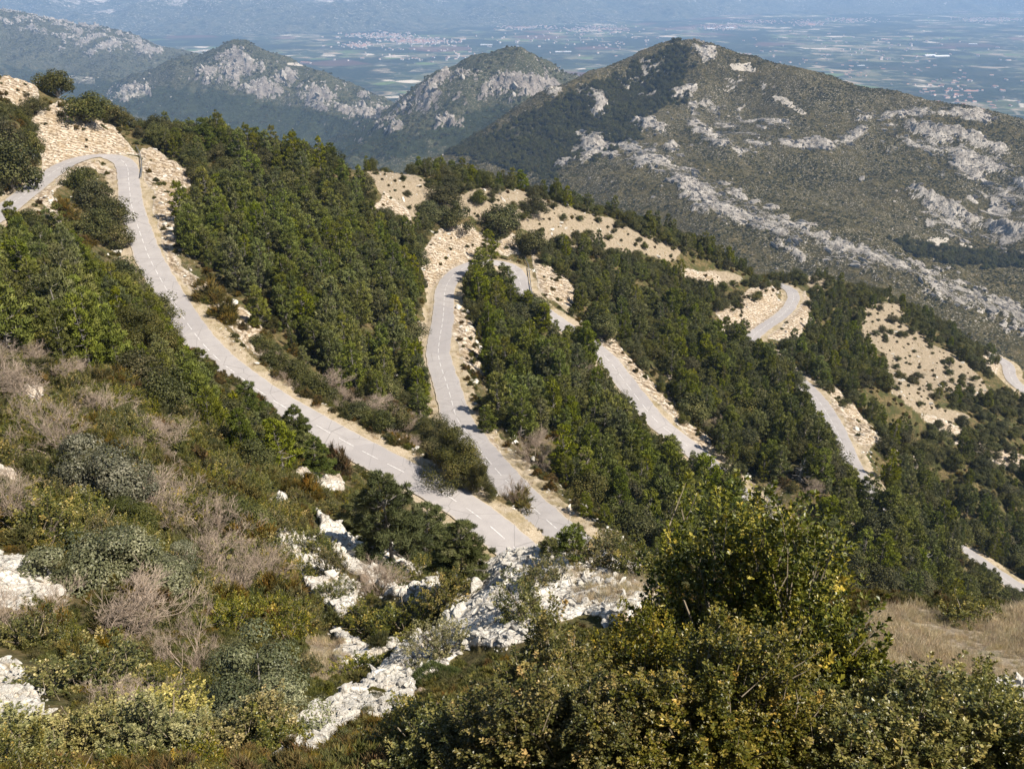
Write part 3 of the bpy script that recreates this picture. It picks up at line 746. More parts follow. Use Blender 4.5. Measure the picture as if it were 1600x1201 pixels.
rk = np.clip(0.27 + 0.45 * fbm(X, Y, 1500, 6, 0.6) + 0.22 * rid, 0, 0.8) * np.clip(t * 3, 0, 1) * np.clip(0.9 - 1.2 * U, 0.1, 1)
add_zone(me, rk, rk * 0, np.clip(0.4 - rk, 0, 1))
tag(link('far_mountains', me), kind='structure')

# ------------------------------------------------------------------ haze
def haze():
    x0, x1, y0, y1, z0, z1 = -33000, 33000, -3500, 37000, PLAIN_Z - 30, 1150
    V = [(x, y, z) for x in (x0, x1) for y in (y0, y1) for z in (z0, z1)]
    Fc = [(0, 1, 3, 2), (4, 6, 7, 5), (0, 4, 5, 1), (2, 3, 7, 6), (0, 2, 6, 4), (1, 5, 7, 3)]
    m = bpy.data.materials.new('haze'); m.use_nodes = True
    t = m.node_tree; t.nodes.clear()
    out = t.nodes.new('ShaderNodeOutputMaterial'); v = t.nodes.new('ShaderNodeVolumePrincipled')
    v.inputs['Color'].default_value = (0.42, 0.64, 1.0, 1)
    v.inputs['Density'].default_value = 0.000068
    v.inputs['Anisotropy'].default_value = 0.0
    t.links.new(v.outputs[0], out.inputs['Volume'])
    tag(link('haze', np_mesh('haze', V, Fc, [m])), kind='stuff')
haze()
# ------------------------------------------------------------------ plant materials
def leaf_mat(name, stops, rough=0.55, spec=0.3, transl=0.22, vary=0.35):
    """stops: leaf colours picked per leaf cluster; each plant also gets a slightly different shade"""
    m, t, b = new_mat(name); w = NT(t)
    a = w.n('ShaderNodeAttribute', attribute_name='tint')
    s = w.n('ShaderNodeSeparateColor'); w.l(a.outputs['Color'], s.inputs[0])
    c = w.ramp(s.outputs[0], stops)
    oi = w.n('ShaderNodeObjectInfo')
    hs = w.n('ShaderNodeHueSaturation')
    w.l(w.math('MULTIPLY_ADD', oi.outputs['Random'], 0.036, 0.482), hs.inputs['Hue'])
    w.l(w.math('MULTIPLY_ADD', w.math('FRACT', w.math('MULTIPLY', oi.outputs['Random'], 7.31)), vary, 1.0 - vary * 0.5), hs.inputs['Value'])
    w.l(w.math('MULTIPLY_ADD', w.math('FRACT', w.math('MULTIPLY', oi.outputs['Random'], 3.7)), 0.3, 0.85), hs.inputs['Saturation'])
    w.l(c, hs.inputs['Color'])
    w.l(hs.outputs[0], b.inputs['Base Color'])
    b.inputs['Roughness'].default_value = rough
    b.inputs['Specular IOR Level'].default_value = spec
    if transl:
        tr = w.n('ShaderNodeBsdfTranslucent'); w.l(hs.outputs[0], tr.inputs[0])
        mx = w.n('ShaderNodeMixShader'); mx.inputs[0].default_value = transl
        w.l(b.outputs[0], mx.inputs[1]); w.l(tr.outputs[0], mx.inputs[2])
        w.l(mx.outputs[0], t.nodes['Material Output'].inputs['Surface'])
    return m

def bark_mat(name, a, b_):
    m, t, b = new_mat(name); w = NT(t)
    n = w.noise(w.pos((1, 1, 0.3)), 14, 4, 0.7)
    w.l(w.ramp(n, [(0.3, a), (0.7, b_)]), b.inputs['Base Color'])
    b.inputs['Roughness'].default_value = 0.9; b.inputs['Specular IOR Level'].default_value = 0.1
    return m

M_PINE = leaf_mat('pine_needles', [(0.0, (0.048, 0.056, 0.009)), (0.4, (0.108, 0.120, 0.019)), (0.7, (0.165, 0.176, 0.030)), (1.0, (0.26, 0.23, 0.06))], 0.6, 0.12, 0.08, 0.55)
M_YPINE = leaf_mat('yellow_green_pine_needles', [(0.0, (0.055, 0.060, 0.008)), (0.4, (0.125, 0.130, 0.018)), (0.7, (0.195, 0.19, 0.03)), (1.0, (0.28, 0.25, 0.06))], 0.6, 0.12, 0.08, 0.5)
M_NEARPINE = leaf_mat('grey_green_pine_needles', [(0.0, (0.036, 0.044, 0.013)), (0.4, (0.075, 0.086, 0.024)), (0.7, (0.12, 0.128, 0.042)), (1.0, (0.20, 0.19, 0.08))], 0.6, 0.12, 0.08, 0.2)
M_PALEPINE = leaf_mat('pale_pine_needles', [(0.0, (0.055, 0.062, 0.018)), (0.4, (0.115, 0.122, 0.038)), (0.7, (0.175, 0.175, 0.06)), (1.0, (0.26, 0.235, 0.10))], 0.6, 0.12, 0.08, 0.45)
M_OAK = leaf_mat('holm_oak_leaves', [(0.0, (0.026, 0.029, 0.008)), (0.5, (0.066, 0.066, 0.017)), (0.85, (0.125, 0.115, 0.036)), (1.0, (0.20, 0.165, 0.065))], 0.5, 0.15, 0.06, 0.5)
M_SILVER = leaf_mat('silvery_oak_leaves', [(0.0, (0.045, 0.052, 0.024)), (0.4, (0.105, 0.108, 0.054)), (0.75, (0.19, 0.185, 0.105)), (1.0, (0.30, 0.285, 0.18))], 0.45, 0.3, 0.08)
M_BOX = leaf_mat('box_leaves', [(0.0, (0.034, 0.042, 0.009)), (0.4, (0.090, 0.092, 0.017)), (0.7, (0.18, 0.155, 0.034)), (0.9, (0.32, 0.26, 0.075)), (1.0, (0.40, 0.29, 0.08))], 0.4, 0.32, 0.14)
M_YBOX = leaf_mat('pale_box_leaves', [(0.0, (0.07, 0.075, 0.022)), (0.35, (0.19, 0.175, 0.058)), (0.7, (0.36, 0.31, 0.12)), (1.0, (0.52, 0.43, 0.19))], 0.42, 0.3, 0.14)
M_RUST = leaf_mat('rusty_scrub', [(0.0, (0.04, 0.04, 0.012)), (0.4, (0.095, 0.075, 0.020)), (0.75, (0.18, 0.115, 0.030)), (1.0, (0.27, 0.15, 0.045))], 0.7, 0.15, 0.2)
M_OLIVE = leaf_mat('olive_scrub', [(0.0, (0.035, 0.04, 0.012)), (0.4, (0.078, 0.08, 0.022)), (0.75, (0.14, 0.125, 0.035)), (1.0, (0.22, 0.17, 0.06))], 0.65, 0.2, 0.2)
M_GRASS = leaf_mat('dry_grass_blades', [(0.0, (0.28, 0.21, 0.12)), (0.5, (0.50, 0.40, 0.25)), (0.8, (0.66, 0.55, 0.38)), (1.0, (0.20, 0.24, 0.08))], 0.8, 0.1, 0.35, 0.4)
M_CUSHION = leaf_mat('cushion_plant_spines', [(0.0, (0.035, 0.05, 0.012)), (0.6, (0.075, 0.095, 0.022)), (1.0, (0.13, 0.13, 0.04))], 0.6, 0.2, 0.1)
M_TRUNK = bark_mat('grey_bark', (0.10, 0.085, 0.07), (0.30, 0.27, 0.24))
M_TWIG = bark_mat('bare_twig_bark', (0.19, 0.14, 0.10), (0.40, 0.32, 0.25))
M_BOXWOOD = bark_mat('pale_box_bark', (0.13, 0.10, 0.07), (0.30, 0.25, 0.18))

# ------------------------------------------------------------------ plant geometry (numpy soups of small leaves and tapered limbs)
def unit(v): return v / (np.linalg.norm(v, axis=-1, keepdims=True) + 1e-9)

def rand_dirs(r, n): return unit(r.normal(size=(n, 3)))

def leaf_quads(r, cen, nrm, size, tint, aspect=0.55, tip=None):
    """a diamond leaf per centre, lying across nrm"""
    n = len(cen)
    a = unit(np.cross(nrm, rand_dirs(r, n))) if tip is None else unit(tip)
    b = unit(np.cross(nrm, a))
    L = size[:, None] if np.ndim(size) else np.full((n, 1), size)
    bend = nrm * L * 0.12
    V = np.stack([cen - a * L * 0.5, cen + b * L * 0.5 * aspect + bend, cen + a * L * 0.5, cen - b * L * 0.5 * aspect + bend], 1)
    F_ = np.arange(n * 4).reshape(n, 4)
    return V.reshape(-1, 3), F_, np.repeat(tint, 4)

def blades(r, base, dirs, length, width, tint, face=None):
    n = len(base)
    s = unit(np.cross(dirs, rand_dirs(r, n) if face is None else face))
    L = length[:, None] if np.ndim(length) else np.full((n, 1), length)
    Wd = width[:, None] if np.ndim(width) else np.full((n, 1), width)
    V = np.stack([base - s * Wd * 0.5, base + s * Wd * 0.5, base + dirs * L + s * Wd * 0.22, base + dirs * L - s * Wd * 0.22], 1)
    return V.reshape(-1, 3), np.arange(n * 4).reshape(n, 4), np.repeat(tint, 4)

def tube(P, rad, k=5):
    """a tapered limb through the points P"""
    P = np.asarray(P, float); n = len(P)
    d = unit(np.gradient(P, axis=0))
    ref = np.where(np.abs(d[:, 2:3]) > 0.9, np.array([[1.0, 0, 0]]), np.array([[0, 0, 1.0]]))
    a = unit(np.cross(d, ref)); b = np.cross(d, a)
    ang = np.arange(k) * 2 * math.pi / k
    V = P[:, None] + np.asarray(rad)[:, None, None] * (a[:, None] * np.cos(ang)[None, :, None] + b[:, None] * np.sin(ang)[None, :, None])
    i, j = np.meshgrid(np.arange(n - 1), np.arange(k), indexing='ij')
    j2 = (j + 1) % k
    Fq = np.stack([i * k + j, i * k + j2, (i + 1) * k + j2, (i + 1) * k + j], -1).reshape(-1, 4)
    return V.reshape(-1, 3), Fq

class Soup:
    def __init__(self): self.V, self.F, self.T, self.n = [], [], [], 0
    def add(self, V, F_, T=None):
        self.V.append(V); self.F.append(F_ + self.n); self.n += len(V)
        self.T.append(np.zeros(len(V)) if T is None else T)
    def get(self):
        T = np.concatenate(self.T)
        return np.concatenate(self.V), np.concatenate(self.F), np.stack([T, T, T, T * 0 + 1], 1)
    def mesh(self, name, mat):
        V, F_, T = self.get()
        return np_mesh(name, V, F_, [mat], color=T)

def fit(W, H, *soups):
    """scale crown and limbs so that the crown is W wide and H tall"""
    V = np.concatenate(soups[0].V)
    c = (np.percentile(V[:, :2], 2, 0) + np.percentile(V[:, :2], 98, 0)) / 2
    w = np.mean(np.percentile(V[:, :2], 98, 0) - np.percentile(V[:, :2], 2, 0)); h = np.percentile(V[:, 2], 99.3)
    for s in soups:
        s.V = [np.stack([(v[:, 0] - c[0]) * W / w, (v[:, 1] - c[1]) * W / w, v[:, 2] * H / h], 1) for v in s.V]
    return soups

def both(name, a, ma, b, mb):
    """crown and limbs in one mesh, for trees too small in the photo to show their parts"""
    V1, F1, T1 = a.get(); V2, F2, T2 = b.get()
    return np_mesh(name, np.concatenate([V1, V2]), np.concatenate([F1, F2 + len(V1)]), [ma, mb],
                   mat_idx=np.concatenate([np.zeros(len(F1)), np.ones(len(F2))]), color=np.concatenate([T1, T2]))

def make_pine(seed, H=6.5, Rm=2.2, nw=9, per=64, blade=0.105, blen=0.30, lean=0.0, open_top=0.0):
    """whorls of limbs, each carrying separate dense pads of needles with gaps between them"""
    r = np.random.default_rng(seed)
    crown, wood = Soup(), Soup()
    bend = r.normal(size=2) * 0.25
    lop = r.uniform(0, 6.28)
    def axis(t): return np.array([bend[0] * math.sin(t * 2.5) + lean * t, bend[1] * math.sin(t * 2.1 + 1), t * H])
    wood.add(*tube([axis(t) for t in np.linspace(-0.06, 0.98, 9)], np.linspace(0.14, 0.018, 9) * H / 6.5, 6))
    def pad(c, rc, ax):
        n = max(12, int(per * (rc / 0.42) ** 1.6))
        d = rand_dirs(r, n); q = r.uniform(0.25, 1.0, n) ** 0.5
        p = c[None] + d * np.array([[rc, rc, rc * 0.62]]) * q[:, None]
        nrm = unit(d + np.array([[0, 0, 0.3]]) + rand_dirs(r, n) * 0.42)
        dirs = d * 0.5 + ax[None] * 0.8 + rand_dirs(r, n) * 0.6
        dirs = unit(dirs - 0.7 * nrm * (dirs * nrm).sum(1, keepdims=True))
        tin = np.clip(r.normal(0.42, 0.15) + r.normal(0, 0.10, n), 0, 1)
        crown.add(*blades(r, p, dirs, blen * r.uniform(0.6, 1.25, n), blade, tin, nrm))
    for k in range(nw):
        h = 0.12 + 0.84 * (k + r.uniform(-0.3, 0.3)) / nw
        prof = Rm * (1 - h) ** 0.78 * (0.6 + 0.4 * min(1, (h + 0.05) / 0.25)) + 0.12
        nb = int(r.integers(4, 7))
        a0 = r.uniform(0, 6.28)
        for q in range(nb):
            az = a0 + q * 6.283 / nb + r.uniform(-0.4, 0.4)
            L = prof * r.uniform(0.55, 1.15) * (1 + 0.18 * math.cos(az - lop))
            up = 0.12 + 0.55 * h + r.uniform(-0.12, 0.15)
            p0 = axis(h); d = np.array([math.cos(az), math.sin(az), 0])
            def at(t): return p0 + d * L * t + np.array([0, 0, L * (up * t * t - 0.10 * t)])
            wood.add(*tube([at(t) for t in np.linspace(0, 1, 5)], np.linspace(0.034, 0.010, 5) * (0.5 + L / Rm), 3))
            for t in ([1.0, 0.62] if L > 1.0 else [1.0]) + ([0.8] if L > 1.5 else []):
                side = np.array([-d[1], d[0], 0]) * r.normal() * (0.12 if t == 1 else 0.38) * L
                rc = r.uniform(0.30, 0.50) * (0.75 + 0.25 * min(1, L / 1.4)) * Rm / 2.2
                if r.random() < open_top * h: rc *= 0.55
                c = at(t) + side + np.array([0, 0, 0.12])
                wood.add(*tube([at(t * 0.7), c], [0.012, 0.006], 3))
                pad(c, rc, unit(d * 0.5 + np.array([0, 0, 0.8])))
    pad(axis(0.99), 0.28 * Rm / 2.2, np.array([0, 0, 1.0]))
    return crown, wood

def make_oak(seed, W=4.6, H=4.4, lumps=46, per=150, leaf=0.17, low=0.12, rag=0.3, lr=(0.10, 0.185)):
    r = np.random.default_rng(seed)
    crown, wood = Soup(), Soup()
    wood.add(*tube([(0, 0, -0.3), (0.05, 0.03, H * 0.08), (0.1, -0.05, H * 0.16), (0.05, 0, H * 0.22)], np.array([0.16, 0.12, 0.08, 0.03]) * H / 4.4, 6))
    offs = r.uniform(0, 6.28, 3)
    for k in range(lumps):
        d = rand_dirs(r, 1)[0]; d[2] = abs(d[2]) * 1.1 - 0.25
        az = math.atan2(d[1], d[0])
        rr = 1 + rag * math.sin(2 * az + offs[0]) * 0.5 + rag * math.sin(3 * az + offs[1]) * 0.4 + r.uniform(-0.18, 0.1)
        q = r.uniform(0.5, 1.0) ** 0.5 if k % 4 else r.uniform(0.2, 0.75)
        if k % 4 == 0: d[2] = abs(d[2]) + 0.5
        c = np.array([d[0] * W * 0.40 * rr * q, d[1] * W * 0.40 * rr * q, H * (0.37 + 0.55 * d[2] * rr * q)])
        c[2] = max(c[2], H * low + 0.25)
        R_ = r.uniform(*lr) * W
        if k % 3 == 0:
            wood.add(*tube([(0.05, 0, H * 0.10), (c[0] * 0.5, c[1] * 0.5, H * 0.10 + (c[2] - H * 0.10) * 0.45), tuple(c * 0.8)], np.array([0.06, 0.04, 0.012]) * H / 4.4, 4))
        n = per
        dd = rand_dirs(r, n); dd[:, 2] *= 0.85
        out = c[None] + dd * R_ * r.uniform(0.75, 1.12, n)[:, None]
        nr = unit(dd + rand_dirs(r, n) * 0.55 + np.array([[0, 0, 0.25]]))
        tin = np.clip(r.normal(0.45, 0.19) + r.normal(0, 0.17, n), 0, 1)
        crown.add(*leaf_quads(r, out, nr, leaf * r.uniform(0.7, 1.3, n), tin, 0.7))
    return crown, wood

def make_box(seed, W=1.6, H=1.3, sprays=210, per=34, leaf=0.045, spike=0.28, upright=0.6):
    """box: many upright sprigs of small leaves all over an uneven dome"""
    r = np.random.default_rng(seed)
    crown, wood = Soup(), Soup()
    for k in range(9):
        a = r.uniform(0, 6.28); q = r.uniform(0.2, 0.42) * W
        e = np.array([math.cos(a) * q * 0.8, math.sin(a) * q * 0.8, H * r.uniform(0.45, 0.68)])
        m_ = e * np.array([0.55, 0.55, 0.5]) + r.normal(size=3) * 0.04
        wood.add(*tube([(0, 0, -0.2), (e[0] * 0.2, e[1] * 0.2, H * 0.15), m_, e], np.array([0.022, 0.019, 0.013, 0.005]) * (W / 1.6) ** 0.7, 4))
    offs = r.uniform(0, 6.28, 4)
    for k in range(sprays):
        d = rand_dirs(r, 1)[0]; d[2] = abs(d[2])
        az = math.atan2(d[1], d[0])
        rr = 0.82 + 0.2 * math.sin(2 * az + offs[0]) + 0.14 * math.sin(4 * az + offs[1]) * d[2] + 0.12 * math.sin(5 * d[2] + offs[2] + az) + r.uniform(-0.2, 0.12)
        q = r.uniform(0.35, 1.0) ** 0.45
        c = np.array([d[0] * W * 0.5 * rr * q, d[1] * W * 0.5 * rr * q, H * (0.08 + 0.92 * d[2] * rr * q)])
        L = spike * r.uniform(0.6, 1.35)
        ax = unit(d * (1 - upright) + np.array([0, 0, upright]) + r.normal(size=3) * 0.22)
        base = c - ax * L * 0.5
        t = r.uniform(0, 1, per)
        ph = r.uniform(0, 6.28, per)
        u_ = unit(np.cross(ax, [0.3, 0.9, 0.2])); v_ = np.cross(ax, u_)
        rad = u_[None] * np.cos(ph)[:, None] + v_[None] * np.sin(ph)[:, None]
        tipd = unit(rad * 0.8 + ax[None] * (0.35 + 0.6 * t[:, None]) + rand_dirs(r, per) * 0.55)
        cen = base[None] + ax[None] * L * t[:, None] + tipd * leaf * 0.55 + rad * 0.035 * (1 - t[:, None]) * (L / 0.28)
        nr = unit(ax[None] * 0.7 - rad * 0.35 + rand_dirs(r, per) * 0.75)
        tin = np.clip(r.normal(0.38, 0.2) + r.normal(0, 0.13, per) + 0.12 * t, 0, 1)
        crown.add(*leaf_quads(r, cen, nr, leaf * r.uniform(0.7, 1.25, per), tin, 0.64, tip=tipd))
        if k % 3 == 0:
            wood.add(*tube([base - ax * L * 0.6, base, base + ax * L * 0.7], np.array([0.004, 0.003, 0.0012]) * (W / 1.6) ** 0.5, 3))
    return crown, wood

def make_bare(seed, W=3.0, H=2.4, stems=9, thick=1.0, depth=4):
    r = np.random.default_rng(seed)
    s = Soup()
    def grow(p, d, L, rad, lev):
        n = 4
        P = [p]; dd = d
        for i in range(n):
            dd = unit(dd + r.normal(size=3) * 0.16 + np.array([0, 0, 0.05]))
            P.append(P[-1] + dd * L / n)
        s.add(*tube(P, np.linspace(rad, rad * 0.55, n + 1), 3 if lev else 5))
        if lev < depth:
            for q in range(r.integers(3, 6) if lev < depth - 1 else r.integers(4, 7)):
                t = r.uniform(0.3, 1.0); i = min(n - 1, int(t * n))
                b = P[i] + (P[i + 1] - P[i]) * (t * n - i)
                nd = unit(dd + rand_dirs(r, 1)[0] * 0.75 + np.array([0, 0, 0.1]))
                grow(b, nd, L * r.uniform(0.45, 0.75), max(rad * 0.5, 0.0035 * thick), lev + 1)
    for k in range(stems):
        a = r.uniform(0, 6.28); sp_ = r.uniform(0.15, 0.8)
        d = unit(np.array([math.cos(a) * sp_ * W / H, math.sin(a) * sp_ * W / H, 1.0]))
        grow(np.array([math.cos(a) * 0.12, math.sin(a) * 0.12, -0.15]), d, H * r.uniform(0.38, 0.55), 0.022 * thick, 0 if depth > 3 else 1)
    return s

def make_tuft(seed, W=1.2, H=0.7, tufts=70, n=22, blade=0.022, length=0.24):
    """low twiggy scrub: sprigs of fine stems over a dome"""
    r = np.random.default_rng(seed)
    s = Soup()
    for k in range(tufts):
        d = rand_dirs(r, 1)[0]; d[2] = abs(d[2])
        q = r.uniform(0.3, 1.0) ** 0.5 * (0.8 + 0.3 * math.sin(3 * math.atan2(d[1], d[0]) + seed))
        c = np.array([d[0] * W * 0.5 * q, d[1] * W * 0.5 * q, H * d[2] * q])
        dirs = unit(d[None] * 0.5 + np.array([[0, 0, 0.55]]) + rand_dirs(r, n) * 0.7)
        tin = np.clip(r.normal(0.45, 0.2) + r.normal(0, 0.12, n), 0, 1)
        s.add(*blades(r, np.repeat(c[None], n, 0) + r.normal(size=(n, 3)) * 0.05, dirs, length * r.uniform(0.5, 1.2, n), blade, tin, unit(d[None] + rand_dirs(r, n) * 0.6)))
    return s

def make_grass(seed, n=60, H=0.3, spread=0.16):
    r = np.random.default_rng(seed)
    s = Soup()
    base = np.concatenate([r.normal(size=(n, 2)) * spread, np.full((n, 1), -0.03)], 1)
    dirs = unit(np.concatenate([r.normal(size=(n, 2)) * 0.42, np.full((n, 1), 1.0)], 1))
    s.add(*blades(r, base, dirs, H * r.uniform(0.4, 1.2, n), 0.011, np.clip(r.normal(0.5, 0.22, n), 0, 1)))
    return s

# ------------------------------------------------------------------ rocks
def rock_mat(name, a, b_, c_):
    m, t, b = new_mat(name); w = NT(t)
    tc = w.n('ShaderNodeTexCoord').outputs['Object']
    n = w.noise(tc, 2.2, 6, 0.7); f = w.noise(tc, 9, 4, 0.7)
    col = w.ramp(n, [(0.3, a), (0.5, b_), (0.72, c_)])
    col = w.mix(w.ramp(f, [(0.35, 0.5), (0.5, 0)]), col, tuple(v * 0.55 for v in a))
    w.l(col, b.inputs['Base Color'])
    b.inputs['Roughness'].default_value = 0.9; b.inputs['Specular IOR Level'].default_value = 0.15
    w.l(w.bump(w.math('ADD', n, w.math('MULTIPLY', f, 0.4)), 0.7, 0.12), b.inputs['Normal'])
    return m
M_LIME = rock_mat('white_limestone', (0.30, 0.26, 0.21), (0.62, 0.58, 0.51), (0.76, 0.73, 0.66))
M_BROWN = rock_mat('brown_stone', (0.20, 0.14, 0.09), (0.36, 0.27, 0.19), (0.48, 0.39, 0.30))

import bmesh
def make_rock(seed, sx=1, sy=1, sz=0.7, cuts=11, mat=None, name='boulder'):
    """an angular block: a ball cut by random planes"""
    r = np.random.default_rng(seed)
    bm = bmesh.new()
    bmesh.ops.create_icosphere(bm, subdivisions=3, radius=1)
    D = rand_dirs(r, cuts); K = r.uniform(0.34, 0.72, cuts)
    for v in bm.verts:
        p = np.array(v.co)
        for d, k_ in zip(D, K):
            e = p @ d - k_
            if e > 0: p = p - d * e * 0.92
        p = p * (1 + 0.05 * math.sin(7 * p[0] + seed) * math.sin(6 * p[1] + 2) + r.normal() * 0.012)
        v.co = (p[0] * sx, p[1] * sy, p[2] * sz)
    me = bpy.data.meshes.new(name); bm.to_mesh(me); bm.free()
    me.materials.append(mat or M_LIME)
    return me

# ------------------------------------------------------------------ scattering: one mesh of points whose instances are copies of given meshes
def scatter_stuff(name, pts, rotz, scl, which, templates, tilt=0.12):
    """uncountable cover: one object; 'templates' are objects that stand in the scene themselves"""
    n = len(pts)
    me = bpy.data.meshes.new(name)
    me.vertices.add(n); me.vertices.foreach_set('co', np.asarray(pts, np.float32).ravel())
    rot = np.stack([rng.normal(size=n) * tilt, rng.normal(size=n) * tilt, rotz], 1).astype(np.float32)
    a = me.attributes.new('turn', 'FLOAT_VECTOR', 'POINT'); a.data.foreach_set('vector', rot.ravel())
    a = me.attributes.new('size', 'FLOAT_VECTOR', 'POINT'); a.data.foreach_set('vector', np.asarray(scl, np.float32).ravel())
    a = me.attributes.new('which', 'INT', 'POINT'); a.data.foreach_set('value', np.asarray(which, np.int32))
    o = link(name, me); tag(o, kind='stuff')
    g = bpy.data.node_groups.new(name, 'GeometryNodeTree')
    g.interface.new_socket('Geometry', in_out='INPUT', socket_type='NodeSocketGeometry')
    g.interface.new_socket('Geometry', in_out='OUTPUT', socket_type='NodeSocketGeometry')
    N = g.nodes.new
    gi, go, jn = N('NodeGroupInput'), N('NodeGroupOutput'), N('GeometryNodeJoinGeometry')
    def attr(nm, ty):
        nd = N('GeometryNodeInputNamedAttribute'); nd.data_type = ty; nd.inputs['Name'].default_value = nm
        return [s for s in nd.outputs if s.enabled and s.name == 'Attribute'][0]
    ra, sa, wa = attr('turn', 'FLOAT_VECTOR'), attr('size', 'FLOAT_VECTOR'), attr('which', 'INT')
    er = N('FunctionNodeEulerToRotation'); g.links.new(ra, er.inputs[0])
    for k, tmpl in enumerate(templates):
        oi = N('GeometryNodeObjectInfo'); oi.transform_space = 'ORIGINAL'
        oi.inputs['Object'].default_value = tmpl; oi.inputs['As Instance'].default_value = True
        cmp_ = N('FunctionNodeCompare'); cmp_.data_type = 'INT'; cmp_.operation = 'EQUAL'
        ins = [s for s in cmp_.inputs if s.enabled]
        g.links.new(wa, ins[0]); ins[1].default_value = k
        ip = N('GeometryNodeInstanceOnPoints')
        g.links.new(gi.outputs[0], ip.inputs['Points']); g.links.new(cmp_.outputs[0], ip.inputs['Selection'])
        g.links.new(oi.outputs['Geometry'], ip.inputs['Instance']); g.links.new(er.outputs[0], ip.inputs['Rotation'])
        g.links.new(sa, ip.inputs['Scale']); g.links.new(ip.outputs[0], jn.inputs[0])
    g.links.new(jn.outputs[0], go.inputs[0])
    md = o.modifiers.new('scatter', 'NODES'); md.node_group = g
    return o
# ------------------------------------------------------------------ kinds of plant: templates (mesh data only; every plant below is an object of its own)
KIND = {}
def add_kind(kind, name, cat, tmpl, H, W):
    KIND[kind] = dict(name=name, cat=cat, t=tmpl, H=H, W=W)

def crown_wood(cw, nm_c, mc, nm_w, mw, nm_b, W=None, H=None):
    c, w_ = cw if W is None else fit(W, H, *cw)
    return dict(crown=c.mesh(nm_c, mc), wood=w_.mesh(nm_w, mw), both=both(nm_b, c, mc, w_, mw), cn=nm_c, wn=nm_w)

def single(me): return dict(both=me)

add_kind('pine', 'pine_tree', 'pine tree', [crown_wood(make_pine(10 + k, 6.5, (2.2, 2.5, 1.9, 2.3, 2.05, 2.6)[k], lean=0.4 * (k % 2), nw=(9, 8, 10, 8, 11, 9)[k]), 'crown', M_PALEPINE if k in (1, 4) else M_YPINE if k == 2 else M_PINE, 'trunk', M_TRUNK, 'pine_tree') for k in range(6)], 6.5, 4.6)
add_kind('nearpine', 'pine_tree', 'pine tree', [crown_wood(make_pine(20 + k, 6.5, 2.3, nw=12, per=330, blade=0.046, blen=0.22, open_top=0.8), 'crown', M_NEARPINE, 'trunk', M_TRUNK, 'pine_tree') for k in range(3)], 6.5, 4.8)
add_kind('oak', 'holm_oak', 'oak tree', [crown_wood(make_oak(30 + k, rag=0.25 + 0.12 * k), 'crown', M_OAK, 'trunk', M_TRUNK, 'holm_oak', 4.6, 4.4) for k in range(5)], 4.4, 4.6)
add_kind('nearoak', 'holm_oak', 'oak tree', [crown_wood(make_oak(50 + k, lumps=50, per=620, leaf=0.085, low=0.05, rag=0.5, lr=(0.08, 0.17)), 'crown', M_OAK, 'trunk', M_TRUNK, 'holm_oak', 4.6, 4.4) for k in range(2)], 4.4, 4.6)
add_kind('silver', 'holm_oak', 'oak tree', [crown_wood(make_oak(60 + k, lumps=40, per=620, leaf=0.088, low=0.04, rag=0.75, lr=(0.07, 0.15)), 'crown', M_SILVER, 'trunk', M_TRUNK, 'holm_oak', 4.6, 4.4) for k in range(2)], 4.4, 4.6)
add_kind('box', 'box_shrub', 'shrub', [crown_wood(make_box(70 + k), 'foliage', M_BOX, 'stem', M_BOXWOOD, 'box_shrub', 1.6, 1.3) for k in range(4)], 1.3, 1.6)
add_kind('ybox', 'box_shrub', 'shrub', [crown_wood(make_box(80 + k, sprays=420, per=30, leaf=0.032, spike=0.2), 'foliage', M_YBOX, 'stem', M_BOXWOOD, 'box_shrub', 1.6, 1.3) for k in range(2)], 1.3, 1.6)
add_kind('bare', 'bare_shrub', 'shrub', [single(fit(3.0, 2.1, make_bare(90 + k))[0].mesh('bare_shrub', M_TWIG)) for k in range(4)], 2.1, 3.0)
add_kind('rust', 'rusty_shrub', 'shrub', [single(make_tuft(100 + k, 1.7, 1.2, 110, 30, 0.03, 0.3).mesh('rusty_shrub', M_RUST)) for k in range(3)], 1.35, 1.8)
add_kind('olive', 'olive_shrub', 'shrub', [single(make_tuft(110 + k, 1.6, 1.0, 110, 30, 0.026, 0.26).mesh('olive_shrub', M_OLIVE)) for k in range(3)], 1.2, 1.7)

M_DEAD = bark_mat('silver_dead_wood', (0.22, 0.20, 0.18), (0.48, 0.45, 0.41))
add_kind('dead', 'dead_pine', 'dead tree', [single(fit(3.4, 6.0, make_pine(140 + k, 6.5, 1.7, nw=11)[1])[0].mesh('dead_pine', M_DEAD)) for k in range(2)], 6.0, 3.4)
PLANTS = []        # (kind, x, y, z, sx, sz, turn, label, group, variant)
def plant(kind, x, y, z, sx, sz, label, group, variant=None, turn=None):
    r_ = rng.uniform(0, 6.283)
    PLANTS.append([kind, x, y, z, sx, sz, r_ if turn is None else turn, label, group, int(rng.integers(0, 99)) if variant is None else variant])

def px_size(y, z): return FPX / (y * cp - z * sp)

def P1(kind, px, py, hpx, label, wpx=None, group=None, variant=None, sink=0.1):
    """one plant whose foot is at a photo point and which is hpx tall there"""
    h = hit(px, py)
    if h is None: return
    x, y, z = h
    K = KIND[kind]; s = hpx / px_size(y, z) / K['H'] / (cp + 0.12)
    sx = s if wpx is None else wpx / px_size(y, z) / K['W']
    plant(kind, x, y, z - (0.55 if 'oak' in kind or kind == 'silver' else sink) * s, sx, s, label, group, variant)

